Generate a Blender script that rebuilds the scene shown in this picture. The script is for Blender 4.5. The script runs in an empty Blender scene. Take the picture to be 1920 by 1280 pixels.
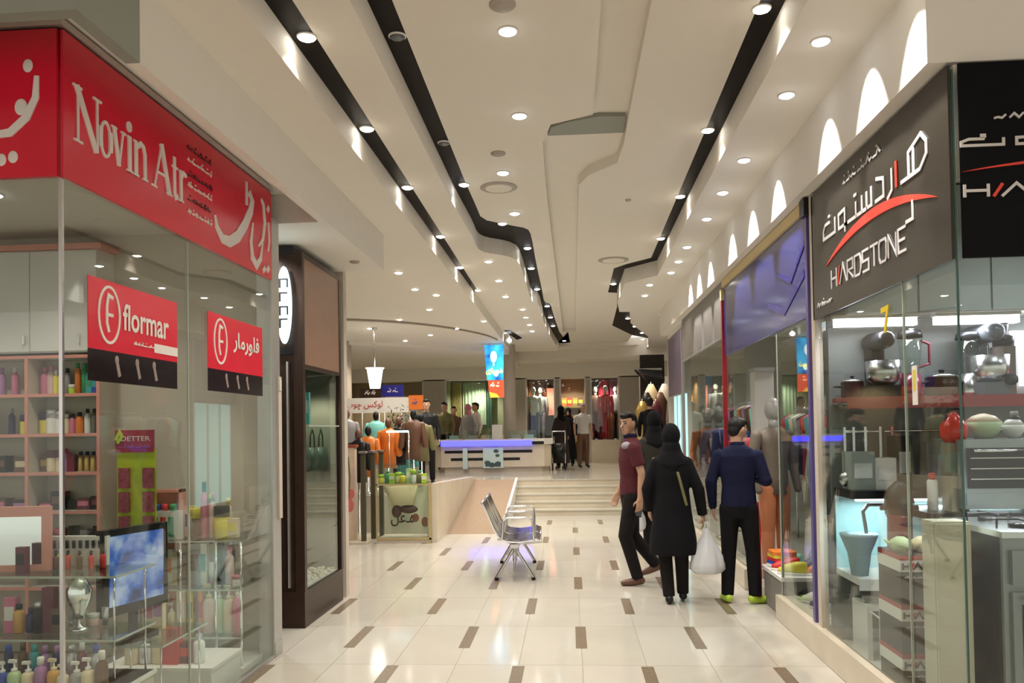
import bpy, bmesh, math, random
from mathutils import Vector, Matrix, Euler
from mathutils.geometry import tessellate_polygon
random.seed(7)
PI = math.pi
SC = bpy.context.scene
COL = SC.collection

# ---------------------------------------------------------------- camera
F = 1500.0
EYE = 1.55
cam_data = bpy.data.cameras.new('camera'); cam = bpy.data.objects.new('camera', cam_data); COL.objects.link(cam)
cam_data.sensor_width = 36; cam_data.lens = 36*F/1920
cam_data.shift_y = 131/1920
cam_data.clip_start = 0.05
YAW, PITCH, ROLL = math.atan(108/F), math.atan(0.0225), -0.016
CR = Matrix.Rotation(YAW, 3, 'Z') @ Matrix.Rotation(PI/2+PITCH, 3, 'X') @ Matrix.Rotation(ROLL, 3, 'Z')
cam.matrix_world = Matrix.Translation((0, 0, EYE)) @ CR.to_4x4()
SC.camera = cam

# ---------------------------------------------------------------- world and exposure
W = bpy.data.worlds.new('world'); SC.world = W; W.use_nodes = True
W.node_tree.nodes['Background'].inputs[0].default_value = (1.0, 0.92, 0.82, 1)
W.node_tree.nodes['Background'].inputs[1].default_value = 0.62
SC.view_settings.view_transform = 'Standard'; SC.view_settings.look = 'None'
SC.view_settings.gamma = 1; SC.view_settings.exposure = 0.80
SC.view_settings.use_curve_mapping = False
LIGHT = 1.0          # scales every lamp of the mall
SC.cycles.max_bounces = 8; SC.cycles.diffuse_bounces = 4; SC.cycles.glossy_bounces = 4
SC.cycles.transmission_bounces = 4; SC.cycles.transparent_max_bounces = 16
SC.cycles.sample_clamp_indirect = 4.0; SC.cycles.caustics_reflective = False; SC.cycles.caustics_refractive = False

# ---------------------------------------------------------------- helpers
def ray(u, v):
    d = Vector(((u-960)/F, (640-v)/F + 131/F, -1.0))
    return CR @ d
def atZ(u, v, Z):
    d = ray(u, v); t = (Z-EYE)/d.z; return Vector((d.x*t, d.y*t, Z))
def atX(u, v, X):
    d = ray(u, v); t = X/d.x; return Vector((X, d.y*t, EYE+d.z*t))
def atY(u, v, Y):
    d = ray(u, v); t = Y/d.y; return Vector((d.x*t, Y, EYE+d.z*t))

_m = {}
def mat(name, col, rough=0.5, metal=0.0, noise=0.04, scale=8.0, emit=0.0, coat=0.0, alpha=1.0, bump=0.0, spec=None):
    if name in _m: return _m[name]
    m = bpy.data.materials.new(name); m.use_nodes = True
    nt = m.node_tree; b = nt.nodes['Principled BSDF']
    c = (col[0], col[1], col[2], 1)
    b.inputs['Base Color'].default_value = c
    b.inputs['Roughness'].default_value = rough; b.inputs['Metallic'].default_value = metal
    if spec is None and max(col) < 0.06: spec = 0.25
    if spec is not None: b.inputs['Specular IOR Level'].default_value = spec
    if coat: b.inputs['Coat Weight'].default_value = coat; b.inputs['Coat Roughness'].default_value = 0.05
    if emit:
        b.inputs['Emission Color'].default_value = c; b.inputs['Emission Strength'].default_value = emit
        m.cycles.emission_sampling = 'NONE'
    elif noise:
        n = nt.nodes.new('ShaderNodeTexNoise'); n.inputs['Scale'].default_value = scale; n.inputs['Detail'].default_value = 4
        tc = nt.nodes.new('ShaderNodeTexCoord'); nt.links.new(tc.outputs['Object'], n.inputs['Vector'])
        mx = nt.nodes.new('ShaderNodeMix'); mx.data_type = 'RGBA'
        mx.inputs[6].default_value = tuple(max(0, x*(1-noise*2)) for x in col)+(1,)
        mx.inputs[7].default_value = tuple(min(1, x*(1+noise*2)) for x in col)+(1,)
        nt.links.new(n.outputs['Fac'], mx.inputs[0]); nt.links.new(mx.outputs[2], b.inputs['Base Color'])
        if bump:
            bp = nt.nodes.new('ShaderNodeBump'); bp.inputs['Strength'].default_value = bump; bp.inputs['Distance'].default_value = 0.01
            nt.links.new(n.outputs['Fac'], bp.inputs['Height']); nt.links.new(bp.outputs['Normal'], b.inputs['Normal'])
    if alpha < 1: b.inputs['Alpha'].default_value = alpha
    _m[name] = m
    return m

def glass_mat(name, tint=(0.93, 0.97, 0.95), ior=1.5, rough=0.0, extra=0.0):
    if name in _m: return _m[name]
    m = bpy.data.materials.new(name); m.use_nodes = True; nt = m.node_tree; nt.nodes.clear()
    out = nt.nodes.new('ShaderNodeOutputMaterial'); mix = nt.nodes.new('ShaderNodeMixShader')
    tr = nt.nodes.new('ShaderNodeBsdfTransparent'); tr.inputs[0].default_value = tint+(1,)
    gl = nt.nodes.new('ShaderNodeBsdfGlossy'); gl.inputs['Roughness'].default_value = rough
    lw = nt.nodes.new('ShaderNodeFresnel'); lw.inputs['IOR'].default_value = ior
    ad = nt.nodes.new('ShaderNodeMath'); ad.operation = 'ADD'; ad.inputs[1].default_value = extra; ad.use_clamp = True
    geo = nt.nodes.new('ShaderNodeNewGeometry'); mr_ = nt.nodes.new('ShaderNodeMapRange')   # same reflectance from either face of the pane
    mr_.inputs[3].default_value = ior; mr_.inputs[4].default_value = 1/ior
    nt.links.new(geo.outputs['Backfacing'], mr_.inputs[0]); nt.links.new(mr_.outputs[0], lw.inputs['IOR'])
    nt.links.new(lw.outputs[0], ad.inputs[0]); nt.links.new(ad.outputs[0], mix.inputs[0])
    nt.links.new(tr.outputs[0], mix.inputs[1]); nt.links.new(gl.outputs[0], mix.inputs[2]); nt.links.new(mix.outputs[0], out.inputs[0])
    _m[name] = m
    return m

class B:
    def __init__(s): s.v = []; s.f = []; s.mi = []; s.sm = []
    def _add(s, vs, fs, mi=0, sm=False):
        o = len(s.v); s.v += [tuple(x) for x in vs]; s.f += [tuple(i+o for i in f) for f in fs]
        s.mi += [mi]*len(fs); s.sm += [sm]*len(fs); return s
    def box(s, x0, x1, y0, y1, z0, z1, mi=0):
        vs = [(x, y, z) for x in (x0, x1) for y in (y0, y1) for z in (z0, z1)]
        return s._add(vs, [(0, 1, 3, 2), (4, 6, 7, 5), (0, 4, 5, 1), (2, 3, 7, 6), (0, 2, 6, 4), (1, 5, 7, 3)], mi)
    def bbox(s, c, d, rz=0, mi=0, b=0.0):
        # box by centre and size, turned about z, with optional chamfered vertical edges
        hx, hy, hz = d[0]/2, d[1]/2, d[2]/2
        if b: pts = [(hx-b, -hy), (hx, -hy+b), (hx, hy-b), (hx-b, hy), (-hx+b, hy), (-hx, hy-b), (-hx, -hy+b), (-hx+b, -hy)]
        else: pts = [(hx, -hy), (hx, hy), (-hx, hy), (-hx, -hy)]
        cr, sr = math.cos(rz), math.sin(rz)
        pts = [(c[0]+p[0]*cr-p[1]*sr, c[1]+p[0]*sr+p[1]*cr) for p in pts]
        return s.prism(pts, c[2]-hz, c[2]+hz, mi)
    def prism(s, pts, z0, z1, mi=0):
        n = len(pts)
        vs = [(p[0], p[1], z0) for p in pts]+[(p[0], p[1], z1) for p in pts]
        tri = tessellate_polygon([[Vector((p[0], p[1], 0)) for p in pts]])
        fs = [tuple(t) for t in tri]+[tuple(i+n for i in t) for t in tri]
        fs += [(i, (i+1) % n, (i+1) % n+n, i+n) for i in range(n)]
        return s._add(vs, fs, mi)
    def xz(s, pts, y0, y1, mi=0):
        # prism of an outline in the XZ plane
        n = len(pts)
        vs = [(p[0], y0, p[1]) for p in pts]+[(p[0], y1, p[1]) for p in pts]
        tri = tessellate_polygon([[Vector((p[0], p[1], 0)) for p in pts]])
        fs = [tuple(t) for t in tri]+[tuple(i+n for i in t) for t in tri]
        fs += [(i, (i+1) % n, (i+1) % n+n, i+n) for i in range(n)]
        return s._add(vs, fs, mi)
    def cap(s, p0, p1, r0, r1=None, seg=12, fl=(1, 1), mi=0, round_=False):
        # tapered rod; fl flattens the section along its two side axes
        r1 = r0 if r1 is None else r1
        p0 = Vector(p0); p1 = Vector(p1); a = (p1-p0)
        L = a.length; a = a.normalized() if L > 1e-9 else Vector((0, 0, 1))
        x = Vector((1, 0, 0)) if abs(a.x) < 0.8 else Vector((0, 1, 0))
        y = a.cross(x).normalized(); x = y.cross(a).normalized()
        rings = [(0, r0), (L, r1)]
        if round_:
            rings = [(-r0*math.cos(t), r0*math.sin(t)) for t in (0.35, 0.8, 1.2)]+[(0, r0), (L, r1)]+[(L+r1*math.cos(t), r1*math.sin(t)) for t in (1.2, 0.8, 0.35)]
        vs = []; n = seg
        for (h, r) in rings:
            for k in range(n):
                t = 2*PI*k/n; vs.append(p0+a*h+x*(r*fl[0]*math.cos(t))+y*(r*fl[1]*math.sin(t)))
        fs = []
        for j in range(len(rings)-1):
            for k in range(n): fs.append((j*n+k, j*n+(k+1) % n, (j+1)*n+(k+1) % n, (j+1)*n+k))
        fs.append(tuple(range(n))[::-1]); fs.append(tuple(range((len(rings)-1)*n, len(rings)*n)))
        return s._add(vs, fs, mi, True)
    def tube(s, pts, r, seg=8, mi=0):
        for a, b in zip(pts[:-1], pts[1:]): s.cap(a, b, r, r, seg, mi=mi, round_=True)
        return s
    def loft(s, rings, seg=20, mi=0, sq=0.0):
        # rings: (centre, rx, ry[, nx tilt]) stacked upward; sq squares the section
        vs = []; n = seg
        for r in rings:
            c = Vector(r[0])
            for k in range(n):
                t = 2*PI*k/n; cx, sx = math.cos(t), math.sin(t)
                e = 1-sq*0.35
                vs.append(c+Vector((math.copysign(abs(cx)**e, cx)*r[1], math.copysign(abs(sx)**e, sx)*r[2], 0)))
        fs = []
        for j in range(len(rings)-1):
            for k in range(n): fs.append((j*n+k, j*n+(k+1) % n, (j+1)*n+(k+1) % n, (j+1)*n+k))
        fs.append(tuple(range(n))[::-1]); fs.append(tuple(range((len(rings)-1)*n, len(rings)*n)))
        return s._add(vs, fs, mi, True)
    def lathe(s, prof, c=(0, 0, 0), seg=14, mi=0):
        return s.loft([((c[0], c[1], c[2]+z), max(r, 1e-4), max(r, 1e-4)) for r, z in prof], seg, mi)
    def ball(s, c, r, seg=14, rings=8, mi=0, rot=None):
        c = Vector(c); r = Vector(r) if hasattr(r, '__len__') else Vector((r, r, r))
        vs = []
        for j in range(1, rings):
            ph = PI*j/rings-PI/2
            for k in range(seg):
                t = 2*PI*k/seg
                p = Vector((r.x*math.cos(ph)*math.cos(t), r.y*math.cos(ph)*math.sin(t), r.z*math.sin(ph)))
                vs.append(c+(rot @ p if rot else p))
        n = seg; fs = []
        for j in range(rings-2):
            for k in range(n): fs.append((j*n+k, j*n+(k+1) % n, (j+1)*n+(k+1) % n, (j+1)*n+k))
        lo = Vector((0, 0, -r.z)); hi = Vector((0, 0, r.z))
        vs += [c+(rot @ lo if rot else lo), c+(rot @ hi if rot else hi)]; m_ = (rings-1)*n
        fs += [(m_, (k+1) % n, k) for k in range(n)]+[(m_+1, (rings-2)*n+k, (rings-2)*n+(k+1) % n) for k in range(n)]
        return s._add(vs, fs, mi, True)
    def stroke(s, pts, w, y0=-0.006, y1=0, closed=False, mi=0, w2=None):
        # flat pen stroke in XZ
        s.k = (getattr(s, 'k', 0)+1) % 7; y0 -= 0.0005*s.k      # overlapping strokes never share a plane
        P = [Vector(p) for p in pts]
        if closed: P = P+[P[0]]
        n = len(P); L = []; R = []
        for i, p in enumerate(P):
            if closed and i in (0, n-1): d0 = (P[-1]-P[-2]).normalized(); d1 = (P[1]-P[0]).normalized()
            else:
                d0 = (p-P[i-1]).normalized() if i else (P[1]-P[0]).normalized()
                d1 = (P[i+1]-p).normalized() if i < n-1 else d0
            d = (d0+d1); d = d.normalized() if d.length > 1e-6 else d0
            k = 1/max(0.5, d.dot(d1))
            ww = w if w2 is None else w+(w2-w)*math.sin(PI*i/(n-1))
            nn = Vector((-d.y, d.x))*(ww/2*k); L.append(p+nn); R.append(p-nn)
        for i in range(n-1):
            q = [L[i], L[i+1], R[i+1], R[i]]
            vs = [(p.x, y0, p.y) for p in q]+[(p.x, y1, p.y) for p in q]
            s._add(vs, [(0, 1, 2, 3), (7, 6, 5, 4), (0, 4, 5, 1), (1, 5, 6, 2), (2, 6, 7, 3), (3, 7, 4, 0)], mi)
        return s
    def mesh(s, name, m):
        me = bpy.data.meshes.new(name); me.from_pydata(s.v, [], s.f)
        for x in (m if isinstance(m, (list, tuple)) else [m]): me.materials.append(x)
        me.polygons.foreach_set('material_index', s.mi); me.polygons.foreach_set('use_smooth', s.sm)
        bm = bmesh.new(); bm.from_mesh(me); bmesh.ops.recalc_face_normals(bm, faces=bm.faces); bm.to_mesh(me); bm.free()
        me.update(); return me
    def build(s, name, m, parent=None, loc=None, rz=0):
        return put(name, s.mesh(name, m), parent, loc, rz)

def put(name, me, parent=None, loc=None, rz=0):
    o = bpy.data.objects.new(name, me); COL.objects.link(o)
    if parent is not None: o.parent = parent
    if loc is not None: o.location = loc
    if rz: o.rotation_euler = (0, 0, rz)
    return o
def tag(o, label=None, cat=None, group=None, kind=None):
    if label: o['label'] = label
    if cat: o['category'] = cat
    if group: o['group'] = group
    if kind: o['kind'] = kind
    return o
def thing(name, label, cat, loc=(0, 0, 0), rz=0, group=None):
    o = bpy.data.objects.new(name, None); COL.objects.link(o); o.location = loc; o.rotation_euler = (0, 0, rz)
    o.empty_display_size = 0.1
    return tag(o, label, cat, group)
def struct(name, b, m, label=None):
    o = b.build(name, m); o['kind'] = 'structure'
    return tag(o, label)
def copy_tree(o, loc, rz, label, group=None):
    c = o.copy(); COL.objects.link(c); c.location = loc; c.rotation_euler = (0, 0, rz); c['label'] = label
    if group: c['group'] = group
    for ch in list(o.children):
        d = ch.copy(); COL.objects.link(d); d.parent = c
        for g in list(ch.children):
            e = g.copy(); COL.objects.link(e); e.parent = d
    return c
ORD = ['first', 'second', 'third', 'fourth', 'fifth', 'sixth', 'seventh', 'eighth', 'ninth', 'tenth', 'eleventh', 'twelfth',
       'thirteenth', 'fourteenth', 'fifteenth', 'sixteenth', 'seventeenth', 'eighteenth', 'nineteenth', 'twentieth']

# Arabic letters in their joined forms: isolated, final, initial, medial
AR = {'ا': 'FE8D FE8E', 'آ': 'FE81 FE82', 'ب': 'FE8F FE90 FE91 FE92', 'پ': 'FB56 FB57 FB58 FB59', 'ت': 'FE95 FE96 FE97 FE98', 'چ': 'FB7A FB7B FB7C FB7D',
      'خ': 'FEA5 FEA6 FEA7 FEA8', 'د': 'FEA9 FEAA', 'ر': 'FEAD FEAE', 'ز': 'FEAF FEB0', 'س': 'FEB1 FEB2 FEB3 FEB4', 'ش': 'FEB5 FEB6 FEB7 FEB8',
      'ط': 'FEC1 FEC2 FEC3 FEC4', 'ع': 'FEC9 FECA FECB FECC', 'ف': 'FED1 FED2 FED3 FED4', 'ک': 'FB8E FB8F FB90 FB91',
      'گ': 'FB92 FB93 FB94 FB95', 'ل': 'FEDD FEDE FEDF FEE0', 'م': 'FEE1 FEE2 FEE3 FEE4', 'ن': 'FEE5 FEE6 FEE7 FEE8',
      'ه': 'FEE9 FEEA FEEB FEEC', 'و': 'FEED FEEE', 'ی': 'FBFC FBFD FBFE FBFF', 'ق': 'FED5 FED6 FED7 FED8', 'ص': 'FEB9 FEBA FEBB FEBC'}
def shape_ar(t):
    out = []
    for i, c in enumerate(t):
        if c not in AR: out.append(c); continue
        f = AR[c].split()
        pj = i > 0 and t[i-1] in AR and len(AR[t[i-1]].split()) == 4
        nj = len(f) == 4 and i+1 < len(t) and t[i+1] in AR
        out.append(chr(int(f[(1 if pj else 0) if not nj else (3 if pj else 2)], 16)))
    return ''.join(reversed(out))

def lettering(txt, x, z, w, h, m, parent, y=-0.004, name='lettering', arabic=False, ext=0.001, shear=0.0, bold=0.0, label=None):
    # text fitted to the box (x..x+w, z..z+h) of the parent's front plane
    c = bpy.data.curves.new('txt', 'FONT'); c.body = shape_ar(txt) if arabic else txt; c.extrude = ext; c.resolution_u = 3; c.offset = bold
    o = bpy.data.objects.new('txt', c); COL.objects.link(o)
    dg = bpy.context.evaluated_depsgraph_get(); me = bpy.data.meshes.new_from_object(o.evaluated_get(dg))
    bpy.data.objects.remove(o); bpy.data.curves.remove(c)
    if not me.vertices: return None
    xs = [v.co.x for v in me.vertices]; ys = [v.co.y for v in me.vertices]
    sx = w/(max(xs)-min(xs)); sy = h/(max(ys)-min(ys)); x0 = min(xs); y0 = min(ys)
    for v in me.vertices:
        vy = (v.co.y-y0)*sy
        v.co = (x+(v.co.x-x0)*sx+vy*shear, y-v.co.z*1.0, z+vy)
    me.materials.clear(); me.materials.append(m); me.name = name
    bm = bmesh.new(); bm.from_mesh(me); bmesh.ops.recalc_face_normals(bm, faces=bm.faces); bm.to_mesh(me); bm.free()
    return tag(put(name, me, parent), label)

# ---------------------------------------------------------------- materials
M = dict(
 ceil=mat('ceiling_paint', (0.80, 0.76, 0.68), 0.7, noise=0.01), ceil_white=mat('white_paint', (0.80, 0.77, 0.71), 0.7, noise=0.01),
 step=mat('step_face_paint', (0.62, 0.55, 0.47), 0.6, noise=0.01),
 black=mat('black_ceiling_strip', (0.006, 0.004, 0.003), 0.5, noise=0.1, spec=0.1), groove=mat('painted_groove_shade', (0.30, 0.25, 0.20), 0.8),
 tile=mat('polished_cream_tile', (0.55, 0.52, 0.46), 0.09, noise=0.035, scale=2.2), tile2=mat('polished_tile_warm', (0.53, 0.50, 0.435), 0.11, noise=0.04, scale=2.6),
 grout=mat('grout', (0.36, 0.33, 0.28), 0.5), accent=mat('brown_accent_tile', (0.20, 0.155, 0.11), 0.25, noise=0.15, scale=30),
 marble=mat('cream_marble', (0.62, 0.55, 0.44), 0.25, noise=0.08, scale=3), beige=mat('beige_wall', (0.55, 0.49, 0.41), 0.6, noise=0.02),
 greywall=mat('grey_green_wall', (0.28, 0.30, 0.26), 0.6, noise=0.02), ramp=mat('brown_ramp_carpet', (0.27, 0.195, 0.135), 0.85, noise=0.12, scale=40),
 white=mat('white_laminate', (0.75, 0.73, 0.70), 0.4, noise=0.01), pink=mat('salmon_edge', (0.72, 0.30, 0.24), 0.5, noise=0.03),
 steel=mat('brushed_steel', (0.62, 0.62, 0.62), 0.25, 1.0, noise=0.03), chrome=mat('chrome', (0.85, 0.85, 0.87), 0.10, 1.0, noise=0),
 alu=mat('aluminium', (0.55, 0.54, 0.52), 0.4, 0.8, noise=0.02), darkbrown=mat('dark_brown_wood', (0.035, 0.018, 0.012), 0.3, noise=0.2, scale=12),
 brown=mat('copper_brown_panel', (0.27, 0.15, 0.10), 0.35, noise=0.10, scale=3), blackp=mat('black_plastic', (0.012, 0.012, 0.014), 0.35, noise=0.05),
 red=mat('sign_red', (0.70, 0.012, 0.04), 0.22, noise=0.01), redm=mat('arc_red', (0.75, 0.06, 0.04), 0.3, noise=0.02), white_t=mat('letter_white', (0.80, 0.76, 0.72), 0.4, noise=0.01),
 silver_t=mat('letter_silver', (0.62, 0.60, 0.60), 0.4, noise=0.01), dark_t=mat('letter_dark', (0.10, 0.01, 0.015), 0.4, noise=0.01),
 signblack=mat('sign_black', (0.004, 0.004, 0.005), 0.5, noise=0.02, spec=0.1), signbrown=mat('sign_dark_bronze', (0.036, 0.031, 0.024), 0.22, noise=0.10, scale=1.5),
 blue=mat('banner_blue', (0.04, 0.045, 0.20), 0.12, noise=0.15, scale=2.0), yellow=mat('fascia_yellow', (0.72, 0.58, 0.30), 0.5, noise=0.02),
 lamp=mat('lamp_glow', (1.0, 0.93, 0.80), emit=14), lampw=mat('lamp_glow_white', (0.92, 0.96, 1.0), emit=9), tube=mat('tube_glow', (0.95, 0.93, 1.0), emit=3.0),
 off=mat('unlit_lamp_glass', (0.10, 0.11, 0.12), 0.1, noise=0.02), rim=mat('lamp_rim', (0.75, 0.72, 0.68), 0.3, noise=0.01), vent=mat('vent_grille', (0.40, 0.36, 0.31), 0.6),
 glass=glass_mat('shop_glass', extra=0.0), glass2=glass_mat('thin_glass', (0.88, 0.95, 0.92)), glass_edge=mat('glass_edge_green', (0.42, 0.46, 0.40), 0.15, noise=0.02),
 skin=mat('skin', (0.52, 0.30, 0.20), 0.55, noise=0.04), hair=mat('black_hair', (0.012, 0.010, 0.010), 0.5, noise=0.2, scale=60),
)
def cm(name, col, rough=0.4, **k): return mat('colour_'+name.replace(' ', '_'), col, rough, **k)
PAL = {'pink': (0.62, 0.18, 0.30), 'pale pink': (0.72, 0.48, 0.45), 'lilac': (0.42, 0.20, 0.42), 'yellow': (0.72, 0.60, 0.06), 'lime': (0.42, 0.62, 0.05), 'green': (0.05, 0.30, 0.12),
 'pale green': (0.45, 0.58, 0.32), 'teal': (0.05, 0.35, 0.38), 'blue': (0.03, 0.08, 0.40), 'navy': (0.015, 0.02, 0.10), 'black': (0.012, 0.012, 0.014), 'white': (0.75, 0.73, 0.69),
 'cream': (0.72, 0.60, 0.40), 'amber': (0.62, 0.33, 0.10), 'orange': (0.72, 0.20, 0.03), 'red': (0.60, 0.03, 0.03), 'maroon': (0.13, 0.015, 0.03), 'brown': (0.13, 0.06, 0.035),
 'grey': (0.30, 0.30, 0.31), 'silver': (0.60, 0.60, 0.62), 'turquoise': (0.18, 0.55, 0.50), 'gold': (0.60, 0.42, 0.14), 'olive': (0.16, 0.15, 0.06)}
def cc(n): return cm(n, PAL[n], 0.3 if n in ('silver', 'gold') else 0.42, metal=0.7 if n in ('silver', 'gold') else 0.0, noise=0.03)
# ================================================================ THE SETTING
LX, RX = -2.09, 1.68                 # shop fronts left and right
ZC, ZAB, ZOL, ZR = 3.75, 3.57, 3.40, 3.55
ZU = 0.585                           # upper floor beyond the steps
# ---- floor with tiles
b = B(); b.box(-12, 12, -6, 11.9, -0.20, -0.004); b.box(-12, 12, 11.9, 14.2, -0.20, -0.004)
floor = struct('floor', b, M['grout'], 'cream polished tile floor of the corridor')
CW, RL, X0 = 0.4175, 1.045, 0.055
tmesh = {}
def tile_mesh(k, w, l):
    key = (k, round(w, 3), round(l, 3))
    if key not in tmesh:
        q = B(); q.box(0.002, w-0.002, 0.002, l-0.002, -0.012, 0); tmesh[key] = q.mesh('tile', M['tile' if k else 'tile2'])
    return tmesh[key]
ntile = 0
rows = list(range(-5, 8))
for r in rows:
    yj = 6.335+RL*r
    y0 = yj-RL; 
    for c in range(-6, 4):
        x0 = X0+CW*c; x1 = x0+CW
        if y0 > 13.3: y1 = 14.2
        else: y1 = yj
        if x1 > 1.625: x1 = 1.625
        if x1-x0 < 0.05: continue
        put('tile', tile_mesh((c*7+r*13) % 3 != 0, x1-x0, y1-y0), floor, (x0, y0, 0)); ntile += 1
am = B().box(-0.04, 0.04, 0, 0.62, -0.01, 0.0008).mesh('accent_tile', M['accent'])
for r in rows:
    yj = 6.335+RL*r
    for c in range(-5, 5):
        if (c+r) % 2: continue
        x = X0+CW*c
        if -2.05 < x < 1.6 and yj-0.64 > -4 and yj < 13.9: put('accent_tile', am, floor, (x, yj-0.645, 0))
# wide floor areas left of the corridor beyond the dark shop and behind the camera: same tile, joined
b = B(); b.box(-9.0, X0-CW*6-0.004, 7.4, 14.2, -0.012, 0); b.box(-12, X0-CW*6-0.004, -6, 3.2, -0.012, 0); b.box(1.63, 12, -6, 3.55, -0.012, 0); b.box(X0-CW*6, 1.625, -6, 6.335-RL*6-0.004, -0.012, 0)
tag(b.build('tile_field', M['tile'], floor), kind='stuff')
# upper floor, steps, ramp
b = B(); b.box(-12, 12, 15.5, 24.2, 0.0, ZU); b.box(-12, -1.99, 11.95, 15.5, 0.0, ZU-0.0); b.box(1.7, 12, 14.2, 15.5, 0.0, ZU)

upper = struct('floor_upper', b, M['tile'], 'raised floor level beyond the steps')
st = thing('steps', 'short flight of cream stone steps up to the raised level', 'steps', (0, 0, 0)); st['kind'] = 'structure'; del st['category']
for i in range(5):
    z1 = ZU*(i+1)/5
    q = B(); q.box(-1.03, RX, 14.2+0.3*i, 15.5, z1-ZU/5, z1-0.022); q.build('step', M['marble'], st)
    q = B(); q.box(-1.03, RX, 14.185+0.3*i, 15.5 if i == 4 else 14.2+0.3*(i+1), z1-0.022, z1); q.build('tread', M['tile2'], st)
b = B(); n = 10
b._add([(-1.86, 11.9, 0.002), (-1.07, 11.9, 0.002), (-1.07, 15.5, ZU), (-1.86, 15.5, ZU), (-1.86, 15.5, -0.1), (-1.07, 15.5, -0.1), (-1.86, 11.9, -0.1), (-1.07, 11.9, -0.1)],
       [(0, 1, 2, 3), (4, 5, 2, 3), (0, 3, 4, 6), (1, 7, 5, 2), (6, 7, 1, 0), (6, 4, 5, 7)])
struct('floor_ramp', b, M['ramp'], 'brown carpeted ramp beside the steps')
b = B()
b._add([(x, y, z) for x in (-1.07, -1.025) for (y, z) in ((11.9, 0), (15.5, 0), (15.5, ZU+0.03), (11.9, 0.03))], [(0, 1, 2, 3), (4, 5, 6, 7), (0, 1, 5, 4), (1, 2, 6, 5), (2, 3, 7, 6), (3, 0, 4, 7)])
struct('trim_1', b, M['white'], 'thin pale kerb between the ramp and the steps')
b = B()
b._add([(x, y, z) for x in (-1.99, -1.86) for (y, z) in ((11.0, 0), (15.5, 0), (15.5, ZU+0.06), (11.0, 0.82))], [(0, 1, 2, 3), (4, 5, 6, 7), (0, 1, 5, 4), (1, 2, 6, 5), (2, 3, 7, 6), (3, 0, 4, 7)])
struct('wall_ramp', b, M['marble'], 'low marble wall along the ramp')

# ---- ceilings: plan outlines taken from the strips' edges
def zpts(pix, Z): return [(p.x, p.y) for p in (atZ(u, v, Z) for u, v in pix)]
def near(p, Y=-5.0): return (p[0], Y)
def soft(pts, k=2, w=0.28):
    for _ in range(k):
        o = [pts[0]]
        for a, c in zip(pts[:-1], pts[1:]):
            o.append((a[0]+(c[0]-a[0])*w, a[1]+(c[1]-a[1])*w)); o.append((c[0]-(c[0]-a[0])*w, c[1]-(c[1]-a[1])*w))
        o.append(pts[-1]); pts = o
    return pts
B_R = zpts([(890, 380), (903, 411), (951, 421), (989, 428), (996, 440), (1005, 492), (1016, 542), (1020, 566), (1032, 569), (1038, 591), (1051, 628), (1072, 641)], ZC)
_e = zpts([(735, 0), (874, 345), (688, 0), (849, 345), (1425, 2), (1265, 380), (1472, 2), (1284, 380)], ZC)
B_R = [(_e[0][0], -5), _e[0], _e[1]]+soft(B_R, 1, 0.2)[0:]
B_L = zpts([(884, 410), (895, 436), (909, 444), (951, 451), (972, 461), (984, 497), (996, 544), (1010, 546), (1019, 586), (1031, 614), (1051, 647)], ZC)
B_L = [(_e[2][0], -5), _e[2], _e[3]]+soft(B_L, 1, 0.2)
R_L = zpts([(1221, 483), (1174, 495), (1151, 503), (1140, 548), (1157, 549), (1157, 575), (1148, 610), (1185, 628), (1200, 642)], ZC)
R_L = [(_e[4][0], -5), _e[4], _e[5]]+R_L
R_R = zpts([(1232, 488), (1171, 504), (1157, 544), (1161, 563), (1180, 563), (1182, 586), (1215, 614), (1215, 634), (1200, 642)], ZC)
R_R = [(_e[6][0], -5), _e[6], _e[7]]+R_R
_a = zpts([(495, 0), (548, 0), (897, 547), (889, 547)], ZAB)
A_L = [(_a[0][0], -5), _a[0], _a[3]]; A_R = [(_a[1][0], -5), _a[1], _a[2]]
YE = 20.8
def clip_y(pts, y=YE): return [p for p in pts if p[1] < y]
B_R, B_L, R_L, R_R = clip_y(B_R), clip_y(B_L), clip_y(R_L), clip_y(R_R)
# channel in the centre ceiling
CH_L = [(0.20, -5), (0.20, 5.6), (-0.10, 5.75), (-0.17, 6.1), (-0.18, 7.2), (-0.14, 14), (-0.12, 18.2)]
CH_R = [(0.50, -5), (0.455, 5.2), (0.455, 6.2), (0.43, 6.65), (0.20, 6.95), (0.12, 7.2), (0.14, 14), (0.16, 18.2)]
ceilm = M['ceil']
b = B(); b.prism(B_R+[(-0.3, YE)]+[(0.0, 18.2)]+CH_L[::-1], ZC, ZC+0.09)
struct('ceiling_centre', b, ceilm, 'flat centre ceiling between the two black strips')
b = B(); b.prism(CH_R+[(0.0, 18.2), (-0.3, YE), (R_L[-1][0], YE)]+R_L[::-1], ZC, ZC+0.09)
struct('ceiling_centre_right', b, ceilm, 'centre ceiling right of the raised channel')
b = B(); b.prism([(-0.4, -5), (0.7, -5), (0.7, 18.4), (-0.4, 18.4)], ZC+0.085, ZC+0.12)
struct('ceiling_channel', b, ceilm, 'raised channel running along the centre ceiling')
b = B(); b.prism([(0.25, 5.78), (0.44, 5.80), (0.45, 6.12), (-0.13, 6.12), (-0.10, 5.95), (0.02, 5.86)], ZC+0.055, ZC+0.084)
tag(b.build('access_panel', M['greywall']), 'grey green access panel in the channel of the centre ceiling', 'access panel')
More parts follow.
